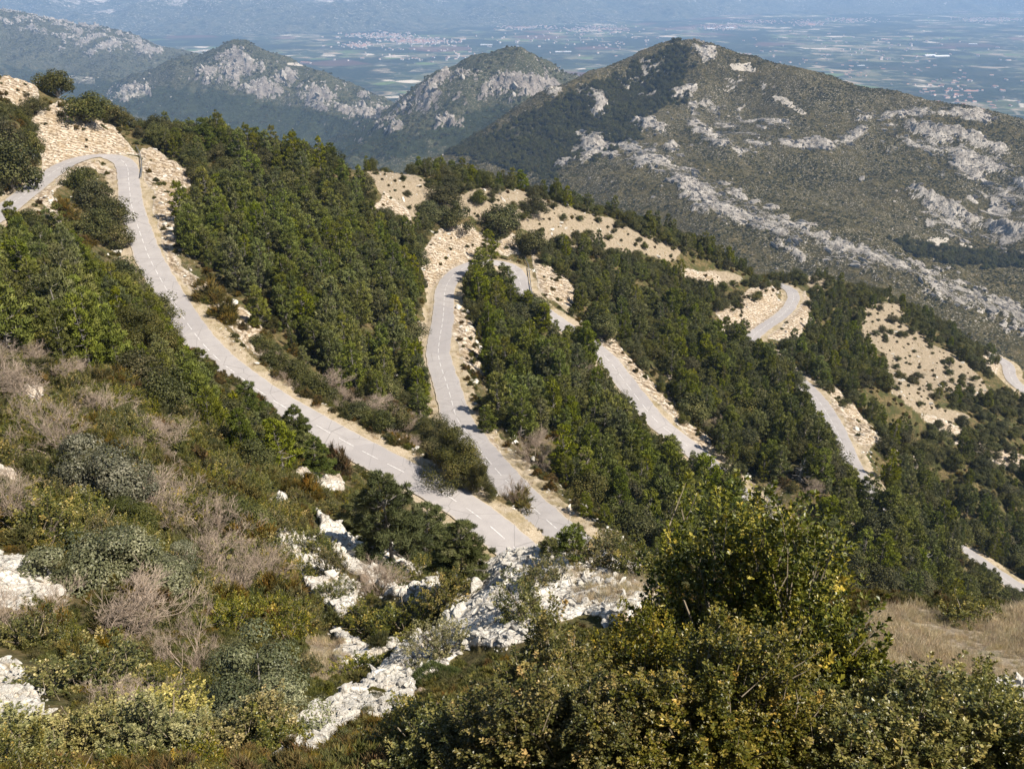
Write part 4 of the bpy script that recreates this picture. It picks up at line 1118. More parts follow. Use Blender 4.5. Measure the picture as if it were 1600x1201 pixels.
# --- plants one can pick out in the photo: kind, foot x, foot y, height, width (photo pixels), label
ONES = [
    ('oak', 86, 152, 46, 50, 'round dark holm oak standing alone on the skyline at the upper left'),
    ('oak', 134, 192, 52, 62, 'broad dark oak on the crest right above the pale rock bank of the upper hairpin'),
    ('oak', 172, 193, 36, 50, 'low dark oak on the crest between the broad crest oak and the pine stand'),
    ('oak', 18, 296, 92, 84, 'large dark oak at the left edge uphill of the road entering the upper hairpin'),
    ('oak', 52, 245, 52, 40, 'smaller dark oak in front of the pale bank left of the upper hairpin'),
    ('oak', 8, 238, 60, 50, 'dark oak behind the large oak at the left edge'),
    ('oak', 126, 300, 44, 44, 'uppermost oak of the row inside the upper hairpin'),
    ('oak', 150, 326, 52, 56, 'second oak down inside the upper hairpin'),
    ('oak', 178, 352, 50, 54, 'oak crowding the inner road edge just below the upper hairpin'),
    ('oak', 152, 372, 52, 58, 'dark oak low inside the upper hairpin beside a patch of white scree'),
    ('oak', 186, 386, 46, 48, 'lowest oak inside the upper hairpin touching the road'),
    ('rust', 96, 332, 26, 44, 'rusty brown shrub on the scree inside the upper hairpin'),
    ('rust', 112, 346, 22, 40, 'second rusty brown shrub on the scree inside the upper hairpin'),
    ('oak', 196, 452, 56, 62, 'dark oak on the inner road edge above the big roadside oak'),
    ('nearoak', 226, 556, 96, 106, 'biggest roadside oak, bulging over the left edge of the first traverse'),
    ('oak', 246, 500, 52, 60, 'oak crown leaning onto the first traverse above the big roadside oak'),
    ('oak', 378, 208, 30, 28, 'small dark oak breaking the skyline above the pine stand'),
    ('pine', 452, 226, 32, 26, 'left one of two small pines on the skyline above the dense stand'),
    ('pine', 473, 230, 34, 24, 'right one of two small pines on the skyline above the dense stand'),
    ('pine', 262, 188, 42, 36, 'pale green pine rising from the oaks on the crest right of the upper hairpin'),
    ('pine', 292, 205, 38, 36, 'pine with a light green side on the crest right of the upper hairpin'),
    ('oak', 783, 362, 46, 58, 'round dark oak alone on the dry field above the middle hairpin'),
    ('oak', 692, 322, 38, 48, 'oak at the upper end of the clump crossing the dry field'),
    ('oak', 706, 360, 54, 46, 'dark oak on top of the white bank behind the middle hairpin'),
    ('oak', 668, 342, 34, 46, 'low oak left of the clump on the dry field'),
    ('oak', 826, 398, 46, 46, 'oak behind the guardrail of the middle hairpin'),
    ('oak', 748, 316, 24, 26, 'small oak bush on the dry field near the clump'),
    ('oak', 832, 334, 32, 44, 'oak bush on the right part of the dry field'),
    ('pine', 762, 404, 48, 34, 'pine standing inside the middle hairpin in front of the road bend'),
    ('pine', 748, 436, 52, 46, 'pine in the nose of the stand inside the middle hairpin'),
    ('pine', 758, 672, 44, 36, 'small pine on the right edge of the second traverse throwing its shadow across the road'),
    ('nearoak', 688, 722, 78, 80, 'left crown of the dark oak clump between the first and second traverses'),
    ('nearoak', 712, 745, 96, 84, 'main crown of the dark oak clump between the first and second traverses'),
    ('nearoak', 750, 768, 70, 48, 'right crown of the dark oak clump touching the second traverse'),
    ('nearoak', 660, 700, 50, 54, 'low dark oak at the upper left of the oak clump by the second traverse'),
    ('nearpine', 606, 874, 164, 132, 'tall grey green pine with bare upper limbs in front of the first traverse'),
    ('nearpine', 672, 890, 122, 128, 'middle pine of the row in front of the first traverse'),
    ('nearpine', 726, 902, 104, 104, 'right pine of the row in front of the first traverse'),
    ('nearpine', 562, 838, 84, 80, 'shorter bushy pine at the left foot of the tall pine'),
    ('nearpine', 470, 716, 92, 66, 'sparse grey topped pine overlapping the first traverse'),
    ('nearpine', 428, 702, 76, 66, 'dense green pine left of the sparse grey topped pine'),
    ('nearpine', 394, 678, 92, 78, 'upright pine breaking the left edge of the first traverse'),
    ('nearpine', 502, 744, 70, 62, 'pine low at the right of the group by the first traverse'),
    ('nearpine', 542, 716, 40, 36, 'small round pine against the road left of the tall pine'),
    ('nearpine', 318, 604, 66, 62, 'open crowned pine touching the left edge of the first traverse'),
    ('pine', 905, 872, 74, 56, 'pale pine standing at the lower end of the second traverse'),
    ('pine', 1352, 806, 76, 54, 'tall pine standing right where the fourth traverse disappears'),
    ('pine', 1385, 812, 62, 52, 'pine right of the tall pine at the end of the fourth traverse'),
    ('pine', 1322, 838, 74, 56, 'pine below the end of the fourth traverse'),
    ('oak', 1362, 848, 66, 60, 'dark oak below the end of the fourth traverse'),
    ('pine', 1290, 868, 76, 58, 'pine left of the dark oak below the fourth traverse'),
    ('oak', 1398, 836, 56, 54, 'dark oak at the right of the pines below the fourth traverse'),
    ('pine', 862, 866, 34, 44, 'dark low pine beside the lower end of the second traverse'),
    ('nearoak', 386, 852, 92, 92, 'dark round oak alone among bare grey shrubs'),
    ('silver', 182, 925, 128, 172, 'wide silvery green oak crown at the left above the bare branching shrub'),
    ('silver', 275, 925, 74, 92, 'smaller silvery oak to the right of the wide silvery crown'),
    ('silver', 176, 806, 138, 150, 'tall silvery oak in the middle of the left slope'),
    ('nearoak', 205, 838, 74, 86, 'dark oak at the right foot of the tall silvery oak'),
    ('nearoak', 118, 752, 76, 60, 'dark oak between the silvery oak and the leafless thicket'),
    ('silver', 432, 1146, 178, 196, 'large silvery oak low in the picture left of the white rock rib'),
    ('nearoak', 372, 1060, 96, 80, 'dark green oak at the upper left of the large silvery oak'),
    ('silver', 380, 1188, 84, 120, 'low silvery oak below the large silvery oak'),
    ('dead', 1200, 800, 52, 30, 'silvery dead pine in the forest between the third and fourth traverses'),
    ('dead', 1252, 752, 40, 26, 'second silvery dead pine, higher up between the third and fourth traverses'),
    ('dead', 802, 668, 44, 30, 'silvery dead pine in the stand right of the second traverse'),
    ('dead', 1440, 905, 50, 32, 'silvery dead pine in the forest near the low road'),
    ('dead', 150, 505, 62, 44, 'silvery dead pine on the left slope'),
    ('bare', 210, 1006, 112, 178, 'pale leafless shrub with strong forked branches in front of the silvery oak'),
    ('bare', 300, 1050, 104, 118, 'pinkish leafless shrub right of the forked bare shrub'),
    ('bare', 60, 722, 104, 140, 'grey leafless thicket at the left below the pine slope'),
    ('bare', 36, 620, 72, 120, 'leafless pinkish thicket at the left edge'),
    ('bare', 160, 655, 62, 84, 'leafless branching shrub right of the left edge thicket'),
    ('bare', 258, 700, 60, 92, 'leafless brown shrub above the white boulder slope'),
    ('bare', 140, 795, 62, 78, 'leafless shrub in front of the dark oak on the left slope'),
    ('bare', 310, 850, 96, 150, 'large leafless shrub left of the dark round oak'),
    ('bare', 340, 920, 78, 150, 'spreading leafless shrub below the dark round oak'),
    ('bare', 270, 800, 70, 96, 'leafless shrub right of the tall silvery oak'),
    ('bare', 595, 930, 62, 80, 'twisted leafless shrub on the white rubble'),
    ('bare', 836, 724, 50, 66, 'pinkish leafless shrub right of the second traverse, left of a pair'),
    ('bare', 900, 752, 48, 66, 'pinkish leafless shrub right of the second traverse, right of a pair'),
    ('bare', 836, 700, 34, 44, 'small leafless shrub above the pinkish pair'),
    ('bare', 1115, 676, 22, 40, 'pinkish leafless shrub by the end of the third traverse'),
    ('bare', 575, 660, 44, 84, 'brown leafless shrub above the first traverse beside the dense stand'),
    ('bare', 512, 610, 34, 66, 'grey leafless shrub at the foot of the dense stand'),
    ('bare', 806, 792, 54, 46, 'thin leafless shrub standing against the lower end of the second traverse'),
    ('bare', 180, 1140, 76, 120, 'leafless tangle at the lower left above the yellow box shrubs'),
    ('bare', 262, 1120, 70, 100, 'leafless shrub in front of the large silvery oak'),
    ('rust', 330, 470, 44, 56, 'orange brown shrub on the scree right of the first traverse, upper of two'),
    ('rust', 352, 500, 40, 48, 'orange brown shrub on the scree right of the first traverse, lower of two'),
    ('rust', 620, 660, 34, 50, 'orange shrub between the brown leafless shrub and the first traverse'),
    ('rust', 808, 792, 34, 66, 'brown shrub between the two lower road ends, under the thin leafless shrub'),
    ('rust', 532, 742, 62, 44, 'orange brown shrub at the left foot of the pine row'),
    ('rust', 268, 748, 40, 60, 'orange brown shrub left of the white boulder'),
    ('box', 848, 906, 42, 74, 'round box shrub on the white rock crest below the road'),
    ('box', 818, 962, 76, 90, 'box shrub on the left flank of the white rock crest'),
    ('box', 940, 884, 54, 92, 'box shrub on the rock crest beyond the dry grass'),
    ('box', 1005, 898, 52, 84, 'olive box shrub right of the rock crest'),
    ('box', 900, 866, 32, 50, 'small box shrub at the end of the rock crest near the pale pine'),
    ('box', 1515, 974, 44, 96, 'yellowish box shrub on the far edge of the dry grass'),
    ('box', 640, 986, 74, 120, 'broad box shrub between the rubble and the white rock rib'),
    ('ybox', 686, 1024, 74, 90, 'yellowish box shrub against the left side of the white rock rib'),
    ('box', 575, 988, 50, 90, 'box shrub at the end of the white rubble'),
    ('box', 700, 940, 62, 74, 'dark box shrub in front of the rock step'),
    ('box', 655, 910, 50, 62, 'box shrub below the row of pines on the rubble'),
    ('box', 560, 1055, 40, 70, 'small box shrub left of the white rock rib'),
    ('box', 470, 900, 34, 54, 'box shrub inside the white rubble, left one'),
    ('box', 522, 930, 34, 60, 'box shrub inside the white rubble, right one'),
    ('box', 490, 860, 44, 60, 'box shrub at the upper edge of the white rubble'),
    ('box', 60, 850, 110, 140, 'broad olive box shrub at the left edge above the white scree'),
    ('box', 40, 1010, 74, 100, 'box shrub on the white scree at the left edge'),
    ('box', 130, 1080, 84, 150, 'olive box shrub below the forked bare shrub'),
    ('box', 270, 1096, 62, 110, 'green box shrub left of the large silvery oak'),
]
for kind, px, py, h, w_, lab in ONES: P1(kind, px, py, h, lab, w_)

# --- near box bushes under the viewpoint, each in its own place: x, y, height, width
HERO = [
    (2.0, 5.3, 2.15, 1.85, 'box', 'tallest box bush of the foreground, its dark peak rising in front of the forest'),
    (1.1, 5.0, 1.32, 1.25, 'box', 'dark box bush left of the tallest foreground bush, in front of the rock crest'),
    (0.3, 4.6, 1.2, 1.2, 'box', 'box bush with upright sprigs in front of the white rock crest'),
    (2.75, 5.4, 1.05, 1.05, 'box', 'right shoulder bush of the foreground, beside the dry grass'),
    (3.3, 4.8, 0.9, 0.8, 'box', 'separate upright box bush in front of the dry grass'),
    (2.15, 3.95, 0.7, 1.1, 'rbox', 'yellow orange box bush at the lower right'),
    (3.0, 3.9, 0.6, 0.95, 'rbox', 'yellowish box bush in the lower right corner'),
    (1.15, 3.9, 0.95, 1.2, 'box', 'leafy box bush at the bottom below the tallest bush'),
    (0.35, 3.95, 0.8, 1.1, 'box', 'box bush at the bottom centre'),
    (-0.55, 5.3, 0.6, 0.95, 'rbox', 'yellowish low box bush right of the white rock rib at the bottom'),
    (-0.35, 4.4, 0.65, 0.9, 'rbox', 'low pale box bush at the bottom left of the centre bushes'),
    (-5.5, 7.0, 0.5, 1.2, 'nybox', 'yellowish box bush in the lower left corner'),
    (-5.0, 7.5, 0.78, 1.45, 'nybox', 'second yellow box bush from the lower left corner'),
    (-4.3, 7.7, 0.78, 1.4, 'nybox', 'third yellow box bush from the lower left corner, in front of the leafless tangle'),
    (-3.7, 7.3, 0.78, 1.4, 'nybox', 'fourth yellow box bush from the lower left corner'),
    (-3.1, 7.1, 0.65, 1.2, 'nybox', 'rightmost of the yellow box bushes along the bottom left'),
    (-2.75, 7.2, 0.7, 1.0, 'rbox', 'olive box bush below the large silvery oak'),
]
M_RBOX = leaf_mat('sunburnt_box_leaves', [(0.0, (0.05, 0.06, 0.014)), (0.35, (0.12, 0.115, 0.024)), (0.65, (0.20, 0.17, 0.04)), (0.88, (0.33, 0.26, 0.07)), (1.0, (0.42, 0.30, 0.085))], 0.38, 0.45, 0.22)
HT_ = [make_box(200 + k, 1.9, 1.9, 2500, 40, 0.031, 0.20, 0.5) for k in range(2)]
HS_ = [make_box(210 + k, 1.3, 1.0, 1150, 40, 0.027, 0.17, 0.5) for k in range(2)]
HM = {'box': [crown_wood(c, 'foliage', M_BOX, 'stem', M_BOXWOOD, 'box_shrub', 1.9, 1.9) for c in HT_],
      'rbox': [crown_wood(c, 'foliage', M_RBOX, 'stem', M_BOXWOOD, 'box_shrub', 1.3, 1.0) for c in HS_],
      'nybox': [crown_wood(c, 'foliage', M_YBOX, 'stem', M_BOXWOOD, 'box_shrub') for c in HS_]}
HSZ = {'box': (1.9, 1.9), 'rbox': (1.3, 1.0), 'nybox': (1.3, 1.0)}

# --- stands and scrub, filled on the ground
def wpoly(*p): return [(p[i], p[i + 1]) for i in range(0, len(p), 2)]
VIS_ROAD = [  # visible stretches of road in the photo with half widths: crowns that would hide them are left out
    ([(-10, 340), (15, 322), (69, 279), (100, 257), (126, 247), (150, 242), (175, 243), (200, 258), (201, 283), (207, 320), (217, 353), (233, 403), (247, 429), (265, 461), (280, 487), (301, 517), (319, 540), (346, 567), (385, 598)], 20),
    ([(385, 598), (420, 622), (466, 648), (524, 681), (574, 709), (631, 737), (689, 767), (749, 806), (812, 862)], 24),
    ([(880, 828), (850, 810), (824, 785), (790, 745)], 24), ([(718, 655), (708, 634), (699, 602), (688, 570), (684, 552), (687, 528), (692, 501), (694, 474), (694, 457), (700, 440), (713, 425)], 24), ([(786, 411), (802, 419), (811, 440), (815, 456)], 18),
    ([(868, 498), (878, 508)], 9), ([(945, 550), (971, 589), (996, 622), (1026, 660), (1058, 684)], 20), ([(1078, 698), (1096, 711)], 8),
    ([(1331, 730), (1318, 698), (1305, 668), (1292, 645), (1277, 623), (1258, 600)], 19), ([(1174, 532), (1195, 511), (1217, 496), (1233, 481), (1241, 466), (1234, 454)], 15),
    ([(1578, 570), (1577, 585), (1584, 597)], 13), ([(1503, 857), (1525, 873), (1534, 879)], 9), ([(1566, 900), (1577, 909), (1590, 915)], 9),
]
VR = []
for line, hw in VIS_ROAD:
    for a, b in zip(line[:-1], line[1:]):
        n = max(1, int(math.dist(a, b) / 8))
        for k in range(n + 1): VR.append((a[0] + (b[0] - a[0]) * k / n, a[1] + (b[1] - a[1]) * k / n, hw))
VR = np.array(VR)

ZONES = [  # outline of crowns in the photo, spacing (m), kinds, size range, where
    ('between12', wpoly(235, 168, 330, 192, 430, 224, 520, 256, 575, 300, 600, 345, 650, 352, 668, 352, 655, 400, 640, 480, 645, 540, 655, 600, 660, 640, 620, 650, 560, 610, 500, 580, 440, 560, 400, 520, 392, 470, 350, 430, 300, 400, 272, 350, 302, 300, 304, 262, 245, 225),
     2.7, lambda y: {'oak': .62, 'pine': .36, 'rust': .02} if y < 320 else {'pine': .70, 'oak': .25, 'rust': .05}, (0.45, 1.35), 'in the dense stand between the first and second traverses'),
    ('foot12', wpoly(380, 500, 440, 560, 560, 610, 660, 645, 692, 662, 650, 695, 600, 695, 540, 655, 480, 615, 410, 560), 2.0, lambda y: {'rust': .3, 'olive': .35, 'bare': .2, 'oak': .15}, (0.6, 1.1), 'on the verge above the first traverse'),
    ('strip1', wpoly(300, 415, 345, 440, 395, 490, 388, 512, 340, 485, 300, 445), 2.0, lambda y: {'rust': .7, 'olive': .3}, (0.7, 1.2), 'on the scree right of the first traverse'),
    ('between23', wpoly(745, 425, 785, 440, 860, 500, 930, 560, 1000, 635, 1050, 690, 1110, 730, 1160, 790, 1130, 850, 1040, 840, 960, 815, 890, 790, 870, 720, 800, 670, 765, 640, 768, 570, 740, 500, 718, 460),
     2.7, lambda y: {'pine': .76, 'oak': .18, 'bare': .03, 'rust': .03}, (0.45, 1.35), 'in the pine stand between the second and third traverses'),
    ('upper34', wpoly(830, 372, 900, 372, 1000, 405, 1110, 440, 1128, 478, 1100, 500, 1040, 480, 1000, 470, 950, 470, 900, 440, 850, 410), 3.2, lambda y: {'oak': .5, 'pine': .32, 'rust': .18}, (0.6, 1.0), 'on the thin slope above the third traverse'),
    ('between34', wpoly(900, 440, 1000, 470, 1100, 500, 1122, 535, 1180, 552, 1240, 600, 1272, 660, 1325, 745, 1340, 775, 1310, 870, 1180, 850, 1130, 770, 1110, 720, 1055, 640, 1040, 560, 985, 540, 945, 520, 890, 470),
     2.9, lambda y: {'pine': .58, 'oak': .38, 'bare': .02, 'rust': .02}, (0.45, 1.4), 'in the forest between the third and fourth traverses'),
    ('lower', wpoly(1130, 780, 1180, 850, 1310, 870, 1342, 775, 1420, 730, 1500, 780, 1620, 830, 1660, 980, 1480, 960, 1300, 980, 1050, 900, 1000, 830), 2.9, lambda y: {'pine': .66, 'oak': .34}, (0.45, 1.4), 'in the forest below the fourth traverse'),
    ('right', wpoly(1255, 472, 1340, 478, 1345, 530, 1380, 580, 1400, 640, 1480, 672, 1640, 720, 1640, 840, 1450, 750, 1400, 715, 1372, 690, 1300, 610, 1230, 572, 1190, 545, 1250, 525), 3.4, lambda y: {'oak': .50, 'pine': .44, 'rust': .06}, (0.5, 1.15), 'on the slope right of the fourth traverse'),
    ('rightcrest', wpoly(1270, 425, 1340, 446, 1420, 468, 1500, 508, 1568, 560, 1545, 585, 1430, 520, 1340, 482, 1270, 472), 3.8, lambda y: {'oak': .7, 'pine': .2, 'olive': .1}, (0.5, 0.9), 'on the right hand crest above the bare field'),
    ('rightedge', wpoly(1440, 610, 1560, 612, 1640, 600, 1640, 720, 1520, 690, 1450, 660), 4.2, lambda y: {'oak': .6, 'olive': .3, 'pine': .1}, (0.5, 0.9), 'below the bare field at the right edge'),
    ('crest', wpoly(545, 240, 640, 232, 720, 236, 800, 262, 880, 288, 960, 322, 1060, 362, 1130, 392, 1255, 412, 1255, 442, 1150, 424, 1060, 388, 950, 345, 870, 315, 770, 295, 690, 298, 640, 266, 570, 262), 3.0, lambda y: {'oak': .55, 'pine': .30, 'rust': .15}, (0.5, 1.2), 'along the crest behind the dry field'),
    ('field', wpoly(575, 262, 640, 272, 690, 305, 770, 300, 880, 322, 960, 350, 1062, 388, 1050, 400, 930, 382, 870, 388, 800, 352, 730, 332, 640, 334), 4.6, lambda y: {'oak': .4, 'olive': .4, 'rust': .2}, (0.16, 0.75), 'scattered over the dry field above the middle hairpin'),
    ('field2', wpoly(1350, 480, 1425, 472, 1440, 520, 1545, 600, 1500, 622, 1450, 606, 1520, 652, 1420, 632, 1386, 600, 1384, 560), 5.0, lambda y: {'oak': .4, 'olive': .4, 'rust': .2}, (0.16, 0.7), 'scattered over the bare field on the right'),
    ('rightC', wpoly(815, 350, 900, 372, 1000, 400, 960, 412, 880, 410, 840, 400), 3.8, lambda y: {'oak': .5, 'rust': .35, 'pine': .15}, (0.5, 0.85), 'right of the middle hairpin'),
    ('bankfoot', wpoly(600, 330, 668, 352, 664, 440, 640, 480, 600, 420), 2.5, lambda y: {'pine': .6, 'oak': .3, 'rust': .1}, (0.6, 0.9), 'at the left of the white bank behind the middle hairpin'),
    ('verge2', wpoly(720, 475, 760, 520, 770, 600, 750, 650, 735, 600, 715, 540), 2.6, lambda y: {'olive': .6, 'rust': .4}, (0.5, 0.9), 'on the right verge of the second traverse'),
    ('verge3', wpoly(870, 470, 1000, 540, 1060, 600, 1120, 690, 1100, 700, 1040, 640, 980, 570, 900, 510), 3.4, lambda y: {'olive': .4, 'oak': .3, 'rust': .3}, (0.5, 0.8), 'on the bank above the third traverse'),
    ('Ebank', wpoly(1120, 440, 1230, 430, 1250, 445, 1210, 450, 1150, 480, 1120, 480), 3.2, lambda y: {'oak': .6, 'rust': .4}, (0.5, 0.85), 'above the pale bank of the right hand hairpin'),
    ('leftcrest', wpoly(-40, 100, 60, 148, 110, 160, 240, 195, 250, 215, 190, 205, 120, 182, 60, 178, -40, 180), 2.5, lambda y: {'rust': .35, 'olive': .38, 'box': .2, 'oak': .07}, (0.45, 1.0), 'on the rocky crest at the upper left'),
    ('leftbank', wpoly(-40, 165, 60, 180, 58, 250, 40, 285, -40, 300), 2.6, lambda y: {'oak': .7, 'rust': .3}, (0.6, 1.0), 'at the left edge beside the upper hairpin'),
    ('leftpines', wpoly(-60, 345, 40, 345, 100, 365, 140, 410, 200, 455, 235, 480, 262, 545, 200, 575, 100, 570, -60, 530), 2.6, lambda y: {'pine': .64, 'oak': .30, 'rust': .06}, (0.5, 1.05), 'on the left slope below the road'),
    ('leftpines2', wpoly(200, 560, 280, 562, 330, 600, 400, 640, 480, 700, 500, 740, 400, 735, 330, 690, 280, 650, 220, 615), 2.5, lambda y: {'pine': .6, 'oak': .15, 'box': .15, 'olive': .1}, (0.5, 0.8), 'among the scrub left of the first traverse'),
    ('leftscrub', wpoly(-80, 530, 220, 575, 330, 660, 500, 740, 440, 830, 470, 910, 530, 990, 540, 1060, 450, 1130, 390, 1210, -80, 1210), 1.25, lambda y: {'box': .60, 'olive': .26, 'bare': .05, 'rust': .09}, (0.6, 1.4), 'in the scrub on the near left slope'),
    ('midscrub', wpoly(420, 740, 560, 740, 700, 880, 760, 890, 700, 985, 620, 1040, 540, 1060, 470, 960, 430, 850), 1.1, lambda y: {'box': .55, 'rust': .2, 'olive': .25}, (0.45, 0.95), 'between the patches of white rubble'),
    ('bottom', wpoly(380, 1130, 540, 1060, 640, 1040, 720, 1030, 760, 1000, 900, 960, 760, 1130, 500, 1230, 380, 1230), 0.75, lambda y: {'box': .7, 'olive': .3}, (0.3, 0.6), 'beside the white rock rib in the foreground'),
    ('roadsideB', wpoly(760, 790, 860, 870, 900, 850, 1000, 860, 1060, 905, 1000, 890, 880, 862, 820, 862), 1.6, lambda y: {'box': .6, 'rust': .4}, (0.5, 0.9), 'beside the hidden lower hairpin'),
]
rad_of = {'dead': 1.0, 'pine': 1.7, 'nearpine': 1.8, 'oak': 1.7, 'nearoak': 1.8, 'silver': 1.8, 'box': 0.65, 'ybox': 0.7, 'bare': 1.0, 'rust': 0.7, 'olive': 0.7}
grid_h = {}
def cell(x, y): return (int(x // 4), int(y // 4))
for p in PLANTS: grid_h.setdefault(cell(p[1], p[2]), []).append((p[1], p[2], rad_of[p[0]] * p[4] * 0.7))

def road_distance(x, y):
    return float(bilin(RD, HU, HS, np.array([x / y]), np.array([math.log(y)]))[0])

WORDS = {'pine': 'green pine', 'oak': 'dark rounded oak', 'box': 'olive green box shrub', 'bare': 'leafless greyish shrub', 'rust': 'rusty brown low shrub', 'olive': 'olive green low shrub'}
PLUR = {'pine': 'pines', 'oak': 'oaks', 'box': 'box shrubs', 'bare': 'leafless shrubs', 'rust': 'rusty shrubs', 'olive': 'olive shrubs'}
def fill(zone):
    key, poly, sp_, mix, (s0, s1), where = zone
    xs = [p[0] for p in poly]; ys = [p[1] for p in poly]
    # ground extent of the outline
    g = [hit(min(max(px, -250), 1850), min(max(py, 20), 1195)) for px in np.linspace(min(xs), max(xs), 9) for py in np.linspace(min(ys), max(ys) , 9)]
    g = np.array([q for q in g if q is not None])
    x0, y0 = g[:, 0].min() - 6, max(2.5, g[:, 1].min() - 6); x1, y1 = g[:, 0].max() + 6, min(380, g[:, 1].max() + 20)
    n = int((x1 - x0) * (y1 - y0) / (sp_ * sp_) * 5)
    X = rng.uniform(x0, x1, n); Y = rng.uniform(y0, y1, n); Z = ground(X, Y)
    px, py = proj(X, Y, Z + 1.2 * np.clip(Y / 100, 0.3, 1))
    ok = in_poly(px, py, poly) & (np.abs(X / Y) < 0.9)
    U = X / Y; fu = np.clip(((U - HU[0]) / dU).astype(int), 0, NU - 1); fs = np.clip(((np.log(Y) - HS[0]) / dS).astype(int), 0, NS - 1)
    hidden = HMAX[fu, np.maximum(fs - 1, 0)] > (Z + 2.5) / Y
    ok &= ~hidden
    if key in ('lower', 'between34', 'between23', 'between12', 'right', 'upper34', 'crest', 'field', 'field2', 'foot12'): ok &= Y > 72
    if key in ('leftpines', 'leftpines2'): ok &= Y > 46
    rk = np.zeros(n)
    for ox, oy in ((0, 0), (.9, 0), (-.9, 0), (0, -1.2), (.7, -.7), (-.7, -.7), (0, .8)):
        rk = np.maximum(rk, bilin(MROCK, HU, HS, (X + ox) / (Y + oy), np.log(Y + oy)))
    tn = MTAN[fu, fs]; rd = RD[fu, fs]
    gap = noise(X / 11.0, Y / 11.0) + 0.5 * noise(X / 4.0 + 9, Y / 4.0)
    for i in np.nonzero(ok)[0]:
        x, y, z = X[i], Y[i], Z[i]
        cy = py[i]
        m = mix(cy); kinds = list(m); k = kinds[int(np.searchsorted(np.cumsum(list(m.values())), rng.random() * sum(m.values())))  if True else 0]
        if k in ('pine', 'oak') and key in ('between12', 'between23', 'between34', 'lower', 'right', 'crest', 'leftpines', 'upper34') and gap[i] > (0.18 if key in ('right', 'upper34', 'crest') else 0.30):
            if rng.random() < 0.6: continue
            k = ('rust', 'olive', 'box')[int(rng.integers(0, 3))]
        s = s0 + (s1 - s0) * rng.random() ** 1.25
        if key in ('leftscrub', 'midscrub', 'bottom'):
            if (k == 'bare' and y < 15) or (k in ('rust', 'olive') and y < 13): k = 'box'
            s *= min(1.0, max(0.42, y / 30))
        if rk[i] > 0.3 and rng.random() < (0.98 if key in ('leftscrub', 'midscrub', 'bottom') else 0.80): continue
        if tn[i] > 0.5 and key not in ('field', 'field2') and rng.random() < 0.85: continue
        r_ = rad_of[k] * s
        if rd[i] < HALF + 0.5 + r_ * 0.8: continue
        c = cell(x, y); clash = False
        for a in (-1, 0, 1):
            for b in (-1, 0, 1):
                for (qx, qy, qr) in grid_h.get((c[0] + a, c[1] + b), ()):
                    d2 = (qx - x) ** 2 + (qy - y) ** 2
                    if d2 < max(0.6 * (r_ + qr), sp_ * 0.62) ** 2: clash = True; break
                if clash: break
            if clash: break
        if clash: continue
        # keep the visible road visible
        f = px_size(y, z); K = KIND[k]
        bx, by = proj(x, y, z); tx, ty = proj(x, y, z + K['H'] * s * 0.95)
        hw = K['W'] * s * f * 0.42
        d = (np.abs(VR[:, 0] - bx) < hw * 0.85 + VR[:, 2] * 0.42) & (VR[:, 1] > ty - VR[:, 2] * 0.05) & (VR[:, 1] < by + VR[:, 2] * 0.2)
        if d.any(): continue
        grid_h.setdefault(c, []).append((x, y, r_ * 0.75))
        asp = rng.uniform(0.78, 1.02) if k == 'pine' else rng.uniform(0.88, 1.15)
        plant(k, x, y, z - (0.5 * s if k == 'oak' else 0.08), s * asp, s / asp ** 0.5, WORDS[k] + ' ' + where, PLUR[k] + ' ' + where)
# taller trees along the near side of the stretches of road that the forest hides
def hide(px0, px1, key, where, step=1.5, near=2.9, far=6.5, s0=0.95, s1=1.35):
    rd = ROADS[key]
    q = np.stack(proj(rd[:, 0], rd[:, 1], rd[:, 2]), 1)
    a = int(np.argmin(np.hypot(*(q - px0).T))); b = int(np.argmin(np.hypot(*(q - px1).T)))
    a, b = min(a, b), max(a, b)
    d = np.gradient(rd, axis=0)[:, :2]; d /= np.linalg.norm(d, axis=1)[:, None]
    for i in range(a, b, int(step / 0.5)):
        nrm = np.array([d[i, 1], -d[i, 0]])
        to = -rd[i, :2] / np.linalg.norm(rd[i, :2])
        if nrm @ to < 0: nrm = -nrm
        for off in (rng.uniform(near, near + 1.2), rng.uniform(near + 2.2, far)):
            x, y = rd[i, :2] + nrm * (HALF + off - 1.2) + rng.normal(size=2) * 0.4
            if road_distance(x, y) < HALF + 1.0: continue
            z = float(ground(np.array([x]), np.array([y]))[0])
            c = cell(x, y)
            if any((u - x) ** 2 + (v - y) ** 2 < 2.9 for a_ in (-1, 0, 1) for b_ in (-1, 0, 1) for u, v, _ in grid_h.get((c[0] + a_, c[1] + b_), ())): continue
            k = 'pine' if rng.random() < 0.7 else 'oak'
            s = rng.uniform(s0, s1)
            f = px_size(y, z); K = KIND[k]; bx, by = proj(x, y, z); tx, ty = proj(x, y, z + K['H'] * s)
            if ((np.abs(VR[:, 0] - bx) < K['W'] * s * f * 0.32 + VR[:, 2] * 0.3) & (VR[:, 1] > ty + 4) & (VR[:, 1] < by)).any(): continue
            grid_h.setdefault(c, []).append((x, y, 1.2 * s))
            plant(k, x, y, z - 0.08, s, s, 'tall ' + WORDS[k] + ' ' + where, 'tall ' + PLUR[k] + ' ' + where)
hide((818, 466), (866, 497), 0, 'hiding the third traverse just below the middle hairpin', far=8)
hide((882, 512), (936, 548), 0, 'hiding the third traverse between two open stretches', far=8)
hide((1100, 716), (1345, 752), 0, 'around the hidden hairpin below the third traverse', step=1.5, far=9)
hide((1254, 597), (1178, 540), 0, 'hiding the bend of the fourth traverse', far=8)
hide((1412, 802), (1492, 850), 2, 'uphill of the low road at the right edge')
hide((1540, 884), (1562, 897), 2, 'between two glimpses of the low road')
for zn in ZONES: fill(zn)
N_ALL = len(PLANTS)
